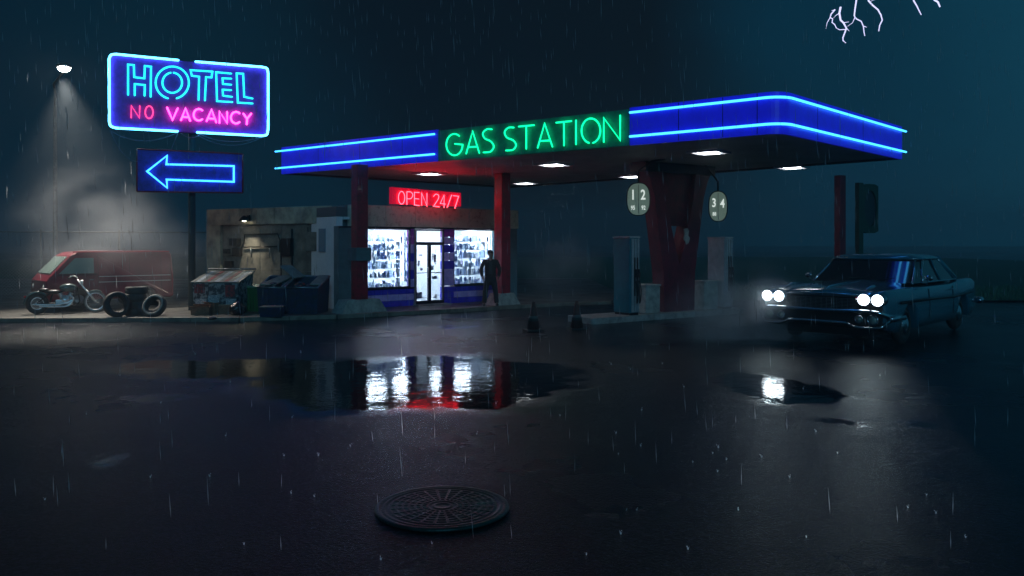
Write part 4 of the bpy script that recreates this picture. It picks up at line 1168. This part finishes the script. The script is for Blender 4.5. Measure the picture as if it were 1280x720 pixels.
for y in ys:
    w=lerp_tab(HW,y); hz=lerp_tab(HZ,y); fz=lerp_tab(FZ,y)
    zb=.25+ (.14*(1-y/.35) if y<.35 else 0)+(.12*(y-4.8)/.5 if y>4.8 else 0)
    for c in wy:
        if abs(y-c)<WR: zb=max(zb,.30+math.sqrt(WR**2-(y-c)**2))
    half=[(.0,zb),(w-.22,zb),(w-.03,zb),(w-.0,max(zb+.015,.42)),(w+.005,max(zb+.03,.60)),(w-.01,max(zb+.04,.74)),(w-.02,fz-.05),(w-.06,fz-.008),(w-.13,fz),(w-.24,fz-.02),(w-.36,hz-.028),(.34,hz-.006),(.06,hz+.004),(0,hz+.010)]
    pts_=[(x,z) for x,z in half]+[(-x,z) for x,z in half[-2:0:-1]]
    k=len(pts_); vs+=[(x,y,z) for x,z in pts_]
for i in range(len(ys)-1):
    for j in range(k): fs.append((i*k+j,i*k+(j+1)%k,(i+1)*k+(j+1)%k,(i+1)*k+j))
fs.append(tuple(range(k))); fs.append(tuple(range((len(ys)-1)*k,len(ys)*k)))
body=MB().add(vs,fs,True).build('body',M['car'],car)
MB().bb(-.66,.66,.25,5.0,.17,.40).build('underbody',M['car_dark'],car)
# greenhouse
gh=[(1.62,.80,.955,0),(2.28,.70,1.33,1),(3.55,.69,1.33,1),(4.18,.78,.95,0)]
gv=[(-.82,1.66,.95),(.82,1.66,.95),(.86,2.1,.95),(.86,3.9,.95),(.74,4.25,.94),(-.74,4.25,.94),(-.86,3.9,.95),(-.86,2.1,.95),
    (-.66,2.30,1.345),(.66,2.30,1.345),(.715,2.45,1.345),(.70,3.40,1.34),(.60,3.62,1.32),(-.60,3.62,1.32),(-.70,3.40,1.34),(-.715,2.45,1.345)]
MB().add(gv,[(i,(i+1)%8,8+(i+1)%8,8+i) for i in range(8)]+[tuple(range(7,-1,-1)),tuple(range(8,16))]).build('windows',M['dark_glass'],car)
rf=MB(); rings=[(1.04,1.335),(1.06,1.355),(1.0,1.385),(.85,1.415),(.5,1.435),(0,1.44)]
base=[Vector((x,y,0)) for x,y,z in gv[8:]]
cc=Vector((0,2.95,0)); rv=[];rfs=[]
bp_=[]
for i in range(8):
    a,b=base[i],base[(i+1)%8]
    for t in (0,.25,.5,.75): bp_.append(a.lerp(b,t))
nn=len(bp_)
for s_,z in rings:
    for p in bp_:
        v=cc+(p-cc)*s_; rv.append((v.x,v.y,z))
for i in range(len(rings)-1):
    for j in range(nn): rfs.append((i*nn+j,i*nn+(j+1)%nn,(i+1)*nn+(j+1)%nn,(i+1)*nn+j))
rfs.append(tuple(range(nn)))
rf.add(rv,rfs,True).build('roof',M['car'],car)
for s in (-1,1):
    MB().tube([(s*.82,1.67,.95),(s*.76,1.95,1.12),(s*.675,2.30,1.35)],.022,8).build('windscreen_pillar',M['chrome'],car)
    MB().tube([(s*.865,2.05,.95),(s*.72,2.45,1.35)],.016,8).build('windscreen_pillar',M['chrome'],car)
    MB().tube([(s*.865,3.05,.95),(s*.715,3.0,1.35)],.02,8).build('door_pillar',M['car'],car)
    MB().tube([(s*.80,4.15,.95),(s*.65,3.56,1.34)],.07,8).build('rear_pillar',M['car'],car)
    MB().tube([(s*.87,2.0,.955),(s*.87,3.95,.955),(s*.75,4.27,.945)],.014,6).build('belt_trim',M['chrome'],car)
    # side spear and door lines
    MB().tube([(s*1.008,.5,.70),(s*1.012,2.0,.69),(s*1.01,3.3,.66),(s*1.008,4.6,.70)],.022,6).build('side_spear',M['car_dark'],car)
    for y in (1.95,3.35): MB().tube([(s*1.004,y,.36),(s*1.006,y,.62),(s*.985,y,.86)],.006,4).build('door_seam',M['car_dark'],car)
    MB().tube([(s*1.01,3.1,.80),(s*1.03,3.12,.81),(s*1.03,3.24,.81),(s*1.01,3.26,.80)],.010,6).build('door_handle',M['chrome'],car)
    mr=MB(); mr.ball((s*1.0,1.9,1.04),.06,8,(1.1,.6,.8)); mr.tube([(s*.96,1.92,.93),(s*1.0,1.9,1.02)],.012,6); mr.build('wing_mirror',M['chrome'],car)
    for y in wy:
        t=MB().torus((s*.84,0,0),.235,.09,36,10,Matrix.Translation((s*.84,y,.325))@Matrix.Rotation(PI/2,4,'Z')@Matrix.Translation((-s*.84,0,0)),'y',.95).build('wheel',M['rubber'],car)
        T_=Matrix.Translation((s*.86,y,.325))@Matrix.Rotation(s*PI/2,4,'Y')
        MB().torus((0,0,.062),.205,.022,32,6,T_,'z',.4).build('whitewall',M['rubber_old'],t)
        MB().lathe([(.155,.0),(.165,.05),(.12,.075),(.05,.095),(.0,.10)],24,T_).build('hubcap',M['chrome'],t)
# hood crease, ornament, wipers
MB().tube([(0,.03,.835),(0,.3,.93),(0,1.0,.965),(0,1.62,.995)],[.012,.016,.012,.006],6).build('hood_ridge',M['chrome'],car)
for s in (-1,1): MB().tube([(s*.62,.12,.905),(s*.64,.35,.945),(s*.6,.75,.95)],[.012,.028,.008],8).build('hood_ornament',M['chrome'],car)
for x in (-.35,.15): MB().tube([(x,1.66,.985),(x+.38,1.80,1.03)],.007,4).build('wiper',M['car_dark'],car)
# brow, grille and lamps
MB().tube(smooth3([(-.56,-.01,.80),(-.4,-.03,.825),(0,-.045,.835),(.4,-.03,.825),(.56,-.01,.80)]),.020,8).build('hood_lip',M['chrome'],car)
MB().bb(-.90,.90,-.012,.02,.40,.80,.004).build('grille',M['car_dark'],car)
gb=MB()
for i in range(9): gb.bb(-.56,.56,-.028,-.014,.585+.022*i,.592+.022*i)
for i in range(15): gb.bb(-.56+.08*i-.003,-.56+.08*i+.003,-.034,-.029,.585,.768)
gb.build('grille_bars',M['galv'],car)
for s in (-1,1):
    n=28; o=[]
    for i in range(n):
        a=2*PI*i/n; o.append((s*.755+.215*math.copysign(abs(math.cos(a))**.7,math.cos(a)), .762+.108*math.copysign(abs(math.sin(a))**.8,math.sin(a))+.02*math.cos(a)*s*0))
    pod=MB().prism(o,-.075,.03,'y',True).build('headlight_pod',M['chrome'],car)
    for dx_ in (-.098,.098):
        T_=Matrix.Translation((s*.755+dx_,-.078,.762))@Matrix.Rotation(PI/2,4,'X')
        h=MB().lathe([(.0,.035),(.05,.028),(.086,.0),(.086,-.01),(.0,-.01)],24,T_).build('headlight',M['headlamp'],car)
        MB().torus((s*.755+dx_,-.08,.762),.091,.010,28,6).build('headlight_rim',M['chrome'],h)
# bumper: an upper blade and a lower blade that meet at the pointed ends, lamps between
def blade(mb,pts,ry,rz):
    pts=smooth3(pts); vs=[];fs=[];n=10
    for p in pts:
        for j in range(n):
            a=2*PI*j/n; vs.append((p.x,p.y+ry*math.cos(a),p.z+rz*math.sin(a)))
    for i in range(len(pts)-1):
        for j in range(n): fs.append((i*n+j,i*n+(j+1)%n,(i+1)*n+(j+1)%n,(i+1)*n+j))
    fs.append(tuple(range(n))); fs.append(tuple(range((len(pts)-1)*n,len(pts)*n)))
    mb.add(vs,fs,True)
bu=MB()
blade(bu,[(-1.03,.16,.49),(-.98,-.02,.53),(-.88,-.12,.575),(-.65,-.17,.59),(0,-.20,.585),(.65,-.17,.59),(.88,-.12,.575),(.98,-.02,.53),(1.03,.16,.49)],.035,.030)
blade(bu,[(-1.03,.16,.48),(-.99,-.02,.43),(-.90,-.13,.355),(-.62,-.17,.34),(-.50,-.18,.375),(-.38,-.19,.405),(.38,-.19,.405),(.50,-.18,.375),(.62,-.17,.34),(.90,-.13,.355),(.99,-.02,.43),(1.03,.16,.48)],.035,.026)
for s in (-1,1): bu.tube([(s*1.0,.02,.48),(s*1.04,.5,.48)],.05,8)
bu.build('bumper',M['chrome'],car)
MB().bb(-.90,.90,-.10,-.0,.375,.57,.02).build('bumper_recess',M['car_dark'],car)
for s in (-1,1):
    for x,r_ in ((.80,.062),(.60,.045)):
        T_=Matrix.Translation((s*x,-.115,.465))@Matrix.Rotation(PI/2,4,'X')
        pl=MB().lathe([(.0,.03),(r_*.8,.02),(r_,.0),(r_,-.02),(.0,-.02)],20,T_).build('parking_light',M['pale_glass'],car)
        MB().torus((s*x,-.125,.465),r_+.008,.012,24,6).build('light_rim',M['chrome'],pl)
MB().tube(smooth3([(-1.0,5.1,.5),(-.9,5.38,.5),(0,5.45,.5),(.9,5.38,.5),(1.0,5.1,.5)]),.06,10).build('rear_bumper',M['chrome'],car)
for s in (-1,1):
    for x in (.45,.68): MB().lathe([(.05,-.02),(.045,.02),(.0,.025)],14,Matrix.Translation((s*x,5.32,.70))@Matrix.Rotation(-PI/2,4,'X')).build('tail_light',mat('red_lens',(.4,.02,.02),.2),car)

# ------------------------------------------------------------------ person
def skin(name,verts,edges,radii,m,parent,root=0,levels=2,extra=None):
    me=bpy.data.meshes.new(name); me.from_pydata(verts,edges,[]); o=bpy.data.objects.new(name,me); C.objects.link(o)
    md=o.modifiers.new('s','SKIN'); md.use_smooth_shade=True
    for i,sv in enumerate(me.skin_vertices[0].data):
        r_=radii[i]; sv.radius=r_ if isinstance(r_,tuple) else (r_,r_); sv.use_root=(i==root)
    ss=o.modifiers.new('u','SUBSURF'); ss.levels=levels; ss.render_levels=levels
    dg=bpy.context.evaluated_depsgraph_get(); dg.update()
    m2=bpy.data.meshes.new_from_object(o.evaluated_get(dg)); bpy.data.objects.remove(o); bpy.data.meshes.remove(me)
    vs=[v.co.copy() for v in m2.vertices]; fs=[list(p.vertices) for p in m2.polygons]; bpy.data.meshes.remove(m2)
    mb=MB().add(vs,fs,True)
    if extra: extra(mb)
    return mb.build(name,m,parent) if parent is not None else mb
pe_=G(613,382.3,.1)
pe=empty('person',pe_,.10,'person in dark jacket and trousers standing before the right shop window, hands by pockets','person'); pe.scale=(.965,)*3
V=[(0,0,.95),(0,0,1.12),(0,0,1.33),(0,.005,1.47),(0,-.005,1.56),(0,-.015,1.64),(0,-.01,1.71)]
E=[(0,1),(1,2),(2,3),(3,4),(4,5),(5,6)]
Rr=[(.15,.11),(.135,.10),(.165,.11),(.06,.06),(.062,.068),(.082,.098),(.066,.08)]
legV={}
for s in (-1,1):
    b=len(V); V+=[(s*.10,0,.86),(s*.155,-.02,.50),(s*.195,.01,.11),(s*.205,-.06,.05),(s*.22,-.15,.03)]
    Rr+=[(.095,.10),(.062,.068),(.042,.048),(.042,.035),(.038,.022)]
    E+=[(0,b),(b,b+1),(b+1,b+2),(b+2,b+3),(b+3,b+4)]
    b=len(V); V+=[(s*.19,.0,1.41),(s*.285,.05,1.15),(s*.255,-.04,.95),(s*.235,-.07,.87)]
    Rr+=[(.058,.06),(.043,.043),(.03,.032),(.028,.04)]
    E+=[(2,b),(b,b+1),(b+1,b+2),(b+2,b+3)]
    for f in range(4):
        q_=len(V); fx=s*(.235+.012-.0),; y0=-.105+.022*f
        ln=[.030,.036,.034,.026][f]
        V+=[(s*.232,y0,.835),(s*.228,y0-.004,.835-ln),(s*.212,y0-.006,.835-ln*1.8)]; Rr+=[.0095,.009,.0075]
        E+=[(b+3,q_),(q_,q_+1),(q_+1,q_+2)]
    q_=len(V); V+=[(s*.215,-.105,.87),(s*.200,-.125,.845)]; Rr+=[.011,.009]; E+=[(b+3,q_),(q_,q_+1)]
def face(mb):
    mb.ball((0,-.112,1.648),.016,6,(.8,1.1,1.5))
    for s in (-1,1):
        mb.ball((s*.083,.0,1.645),.022,6,(.4,.8,1.4)); mb.ball((s*.032,-.092,1.668),.013,6,(1.2,.5,.7))
    mb.ball((0,-.098,1.605),.02,6,(1.2,.5,.35))
skin('body',V,E,Rr,M['skin'],pe,0,2,face)
jv=[(0,0,.86),(0,0,1.03),(0,0,1.22),(0,0,1.38),(0,.01,1.475)]; je=[(0,1),(1,2),(2,3),(3,4)]; jr=[(.205,.15),(.19,.14),(.19,.135),(.17,.12),(.075,.075)]
for s in (-1,1):
    b=len(jv); jv+=[(s*.205,.0,1.405),(s*.30,.05,1.15),(s*.27,-.03,.96),(s*.262,-.04,.935)]; jr+=[(.078,.08),(.064,.064),(.05,.052),(.048,.05)]; je+=[(3,b),(b,b+1),(b+1,b+2),(b+2,b+3)]
skin('jacket',jv,je,jr,M['jacket'],pe)
MB().prism([(-.05,1.02),(.05,1.02),(.045,1.40),(-.045,1.40)],-.147,-.10).build('shirt_front',M['shirt'],pe)
tv=[(0,0,1.04),(0,0,.86)]; te=[(0,1)]; tr_=[(.165,.125),(.165,.125)]
for s in (-1,1):
    b=len(tv); tv+=[(s*.105,0,.78),(s*.158,-.02,.50),(s*.197,.012,.12),(s*.199,.012,.08)]; tr_+=[(.105,.11),(.082,.088),(.072,.078),(.072,.078)]; te+=[(1,b),(b,b+1),(b+1,b+2),(b+2,b+3)]
skin('trousers',tv,te,tr_,M['trousers'],pe)
for s in (-1,1):
    sh_=MB(); sh_.ball((s*.21,-.07,.045),.055,8,(.95,2.5,.8)); sh_.bb(s*.21-.045,s*.21+.045,-.19,.06,0,.018,.006); sh_.build('shoe',M['leather'],pe)
hr=MB(); hr.ball((0,.012,1.70),.094,10,(.98,1.12,.82)); hr.ball((0,.045,1.65),.08,8,(.98,.8,1.0)); hr.build('hair',M['hair'],pe)

# ------------------------------------------------------------------ rain, splashes, lightning
rr=random.Random(21)
rn=MB()
def drop(c,L_,r,tx):
    x,y,z=c
    v=[(x,y,z)]+[(x+tx*L_*.35+r*math.cos(a),y+r*math.sin(a),z+L_*.35) for a in (0,2.094,4.189)]+[(x+tx*L_,y,z+L_)]
    rn.add(v,[(0,2,1),(0,3,2),(0,1,3),(4,1,2),(4,2,3),(4,3,1)],True)
for i in range(2600):
    Y=3.0+23*rr.random()**.8; px=rr.uniform(-40,1320); py=rr.uniform(-30,700)
    p=P(px,py,Y)
    if p.z<.15: continue
    if Y>17 and p.z<5 and 250<px<1000: continue
    drop(p,rr.uniform(.08,.2)*(.5+Y/14),.0014+.00028*Y,rr.uniform(-.10,.02))
m=bpy.data.materials.new('rain_water'); m.use_nodes=True; N=m.node_tree.nodes; Lk=m.node_tree.links; N.clear()
o_=N.new('ShaderNodeOutputMaterial'); a_=N.new('ShaderNodeBsdfTransparent'); b_=N.new('ShaderNodeBsdfTranslucent'); c_=N.new('ShaderNodeBsdfDiffuse'); c_.inputs['Color'].default_value=(.9,.95,1,1)
b_.inputs['Color'].default_value=(.9,.95,1,1)
m1=N.new('ShaderNodeMixShader'); m1.inputs[0].default_value=.5; Lk.new(b_.outputs[0],m1.inputs[1]); Lk.new(c_.outputs[0],m1.inputs[2])
m2=N.new('ShaderNodeMixShader'); m2.inputs[0].default_value=.4; Lk.new(a_.outputs[0],m2.inputs[1]); Lk.new(m1.outputs[0],m2.inputs[2]); Lk.new(m2.outputs[0],o_.inputs['Surface'])
o=rn.build('rain',m); tag(o,'thin pale rain drops falling across the whole scene','rain',kind='stuff')
sp=MB()
spots=[(56,625),(108,518),(262,596),(188,597),(282,545),(393,621),(364,617),(305,681),(201,504),(540,680),(596,543),(620,505),(365,522),(773,568),(801,558),(770,542),(802,513),(764,456),(788,462),(828,455),(855,484),(898,560),(891,567),(908,575),(866,578),(897,590),(952,572),(987,597),(1047,567),(1008,672),(1158,619),(1207,672),(1135,635),(860,687),(733,694),(923,638),(244,443),(376,441),(288,478),(1004,486),(783,638),(796,638),(776,668),(438,558),(398,570),(1170,642),(355,570),(476,700),(640,470),(700,520),(1020,540),(1100,470),(150,470),(90,440)]
for (px,py) in spots:
    c=G(px,py); s_=rr.uniform(.6,1.2)*(.35+c.y/14)
    for k in range(6):
        a=rr.uniform(0,2*PI); d=.016*s_; h=rr.uniform(.012,.035)*s_
        sp.add([(c.x+.004*math.cos(a+1.5),c.y,.004),(c.x-.004*math.cos(a+1.5),c.y,.004),(c.x+d*math.cos(a),c.y+d*math.sin(a),h)],[(0,1,2)])
    sp.ball((c.x,c.y,.006*s_),.007*s_,4); sp.ball((c.x+rr.uniform(-.02,.02)*s_,c.y,.03*s_),.0035*s_,4)
m=mat('splash_water',(.85,.88,.9),.3); o=sp.build('rain_splashes',m); tag(o,'tiny pale splashes of rain hitting the wet asphalt','splash',kind='stuff')
YB=420
q=scaler(1000,0,4.571)
bolts=[[(232,40),(225,75),(232,115),(248,130),(265,160),(255,190),(245,215),(246,232),(262,245)],[(200,55),(178,80),(172,100),(187,108),(183,128),(198,140),(208,160),(225,170),(262,168)],
 [(318,-60),(322,0),(314,55),(310,90),(322,108),(350,122),(362,150),(366,185),(370,205)],[(385,-60),(392,5),(415,30),(445,55),(462,85),(470,115),(455,145),(450,178)],
 [(640,-50),(650,5),(668,35),(680,60),(693,85)],[(745,-50),(770,0),(788,12),(800,40)],]
side_b={0:[[(248,130),(280,125)],[(265,160),(282,178)],[(225,75),(205,88),(192,102)]],1:[[(172,100),(155,130),(148,165)],[(200,55),(180,62)]],2:[[(314,100),(300,130),(272,150)],[(366,150),(382,156)]],3:[[(415,30),(400,10),(440,-10)]],4:[],5:[[(770,0),(752,-8)]]}
bl=['leftmost lightning bolt, thick and kinked, ending lowest','thin jagged lightning fork joining the leftmost bolt','lightning bolt with a kink, second of the long ones from the left','curving lightning bolt bending right then left','short slanting lightning bolt right of the long ones','stubby thick lightning bolt farthest right']
for i,pth in enumerate(bolts):
    b0=P(*q([pth[-1]])[0],YB)
    o=MB()
    w0=[.5,.34,.4,.46,.4,.65][i]
    def pts3(pp): return [P(px,py,YB)-b0 for px,py in q(pp)]
    pp=pts3(pth); o.tube(pp,[w0*(1-.45*j/(len(pp)-1)) for j in range(len(pp))],6)
    for sb in side_b[i]:
        p2=pts3(sb); o.tube(p2,[.22*(1-.6*j/(len(p2)-1)) for j in range(len(p2))],5)
    o=o.build('lightning_bolt',M['bolt'],None,b0); tag(o,bl[i],'lightning','lightning bolts in the night sky')

# ------------------------------------------------------------------ air
def volume(name,dens,col=(.8,.9,1),aniso=.2,noise_=None,soft=False):
    m=bpy.data.materials.new(name); m.use_nodes=True; N=m.node_tree.nodes; L=m.node_tree.links; N.clear()
    o=N.new('ShaderNodeOutputMaterial'); v=N.new('ShaderNodeVolumePrincipled')
    v.inputs['Color'].default_value=(*col,1); v.inputs['Density'].default_value=dens; v.inputs['Anisotropy'].default_value=aniso
    L.new(v.outputs[0],o.inputs['Volume'])
    if soft:
        tc=N.new('ShaderNodeTexCoord'); ln=N.new('ShaderNodeVectorMath'); ln.operation='LENGTH'; L.new(tc.outputs['Object'],ln.inputs[0])
        mr=N.new('ShaderNodeMapRange'); mr.interpolation_type='SMOOTHSTEP'; mr.inputs['From Min'].default_value=1.0; mr.inputs['From Max'].default_value=.15; L.new(ln.outputs['Value'],mr.inputs['Value'])
        ns=N.new('ShaderNodeTexNoise'); ns.inputs['Scale'].default_value=2.2; ns.inputs['Detail'].default_value=3; L.new(tc.outputs['Object'],ns.inputs['Vector'])
        m2=N.new('ShaderNodeMapRange'); m2.inputs['From Min'].default_value=.38; m2.inputs['From Max'].default_value=.66; L.new(ns.outputs['Fac'],m2.inputs['Value'])
        mu=N.new('ShaderNodeMath'); mu.operation='MULTIPLY'; L.new(mr.outputs['Result'],mu.inputs[0]); L.new(m2.outputs['Result'],mu.inputs[1])
        mm=N.new('ShaderNodeMath'); mm.operation='MULTIPLY'; L.new(mu.outputs[0],mm.inputs[0]); mm.inputs[1].default_value=dens; L.new(mm.outputs[0],v.inputs['Density'])
    return m
HAZE_D=.004
hz=MB().bb(-170,170,-6,230,-1,10.5).build('haze',volume('haze_air',HAZE_D,(.75,.88,1.0))); tag(hz,kind='stuff')
def steam(px,py,Y,rx,ry,rz_,dens,label):
    bm=bmesh.new(); bmesh.ops.create_icosphere(bm,subdivisions=3,radius=1)
    mb=MB().add([v.co.copy() for v in bm.verts],[[v.index for v in f.verts] for f in bm.faces],True); bm.free()
    o=mb.build('steam',volume('steam_air',dens,(.92,.95,1),0,None,True),None,P(px,py,Y)); o.scale=(rx,ry,rz_); tag(o,label,'steam',kind='stuff')
STEAM=1
if STEAM:
    steam(140,310,23.6,3.8,2.6,2.9,.20,'pale steam drifting over the van and tyres')
    steam(700,335,25,1.7,1.5,1.9,.3,'faint steam rising beside the shop')
    steam(935,395,16.6,2.0,1.2,1.3,1.8,'low steam rolling past the car headlights')
    steam(120,430,17,2.6,1.6,1.0,.14,'thin steam lying on the asphalt at the left')

# ------------------------------------------------------------------ lights
def light(name,kind,loc,energy,col,**k):
    l=bpy.data.lights.new(name,kind); l.energy=energy; l.color=col
    for a,b in k.items(): setattr(l,a,b)
    o=bpy.data.objects.new(name,l); C.objects.link(o); o.location=loc; return o
light('street_lamp_light','SPOT',(lp.x,ly,lp.z-.25),5200,(1,.93,.82),spot_size=R(58),spot_blend=1.0,shadow_soft_size=.12)
aimv=Vector((2.6,-3.2,-7.4)); bpy.data.objects['street_lamp_light'].rotation_euler=aimv.to_track_quat('-Z','Y').to_euler()
l=light('wall_lamp_light','SPOT',T@Vector((wz(312,276)[0],-.22,wz(312,276)[1]-.05)),170,(1,.92,.72),spot_size=R(125),spot_blend=.8,shadow_soft_size=.05)
l.rotation_euler=Vector((W.d.y,-W.d.x,-2.4)).to_track_quat('-Z','Y').to_euler()
for s in (-1,1):
    l=light('headlight_light','SPOT',(0,0,0),8,(.70,.95,1),spot_size=R(95),spot_blend=.9,shadow_soft_size=.1)
    l.parent=car; l.location=(s*.755,-.16,.75); l.rotation_euler=(R(82),0,PI)
    l.rotation_euler=Vector((0,-1,-.10)).to_track_quat('-Z','Y').to_euler()
sn=light('teal_fill_sun','SUN',(0,0,20),.34,(.22,.66,1.0),angle=R(10)); sn.rotation_euler=(R(73),0,R(8))  # teal fill added from behind the camera, no moon in view

# ------------------------------------------------------------------ sky
w=bpy.data.worlds.new('World'); sc.world=w; w.use_nodes=True; N=w.node_tree.nodes; L=w.node_tree.links
bg=N['Background']; tc=N.new('ShaderNodeTexCoord'); sp_=N.new('ShaderNodeSeparateXYZ'); L.new(tc.outputs['Generated'],sp_.inputs[0])
rp=N.new('ShaderNodeValToRGB'); r=rp.color_ramp; r.interpolation='EASE'
mr=N.new('ShaderNodeMapRange'); mr.inputs['From Min'].default_value=-.7; mr.inputs['From Max'].default_value=.7; L.new(sp_.outputs['X'],mr.inputs['Value'])
ns=N.new('ShaderNodeTexNoise'); ns.inputs['Scale'].default_value=2.3; ns.inputs['Detail'].default_value=5; L.new(tc.outputs['Generated'],ns.inputs['Vector'])
ma=N.new('ShaderNodeMath'); ma.operation='MULTIPLY_ADD'; L.new(ns.outputs['Fac'],ma.inputs[0]); ma.inputs[1].default_value=.3; L.new(mr.outputs['Result'],ma.inputs[2])
mb_=N.new('ShaderNodeMath'); mb_.operation='SUBTRACT'; L.new(ma.outputs[0],mb_.inputs[0]); mb_.inputs[1].default_value=.15; L.new(mb_.outputs[0],rp.inputs['Fac'])
r.elements[0].position=.0; r.elements[0].color=(.0012,.010,.021,1)
r.elements[1].position=1; r.elements[1].color=(.006,.062,.105,1)
for p_,c_ in ((.24,(.002,.016,.030,1)),(.42,(.0025,.0065,.012,1)),(.58,(.0028,.007,.012,1)),(.78,(.0022,.026,.050,1))):
    e=r.elements.new(p_); e.color=c_
# a trace of the set sun's sky keeps the low air slightly paler
sk=N.new('ShaderNodeTexSky'); sk.sky_type='NISHITA'; sk.sun_disc=False; sk.sun_elevation=R(-4); sk.sun_rotation=R(60)
ad=N.new('ShaderNodeMix'); ad.data_type='RGBA'; ad.blend_type='ADD'; ad.inputs['Factor'].default_value=.01
L.new(rp.outputs['Color'],ad.inputs['A']); L.new(sk.outputs['Color'],ad.inputs['B']); L.new(ad.outputs['Result'],bg.inputs['Color']); bg.inputs['Strength'].default_value=1.0

# ------------------------------------------------------------------ camera and render settings
cam=bpy.data.cameras.new('camera'); co=bpy.data.objects.new('camera',cam); C.objects.link(co); sc.camera=co
co.location=(0,0,EYE); co.rotation_euler=(PI/2,0,0); cam.sensor_width=36; cam.lens=36*F/1280; cam.shift_y=-(360-HOR)/1280
cam.clip_end=3000; cam.clip_start=.05
sc.view_settings.view_transform='Standard'; sc.view_settings.look='None'; sc.view_settings.gamma=1; sc.view_settings.exposure=0
cy=sc.cycles; cy.use_denoising=True; cy.max_bounces=7; cy.diffuse_bounces=2; cy.glossy_bounces=4; cy.transmission_bounces=4; cy.volume_bounces=0
cy.transparent_max_bounces=12; cy.sample_clamp_indirect=2.5; cy.sample_clamp_direct=0; cy.caustics_reflective=False; cy.caustics_refractive=False
cy.volume_step_rate=2.0; cy.volume_max_steps=64; cy.use_light_tree=True
try: cy.denoiser='OPENIMAGEDENOISE'
except Exception: pass
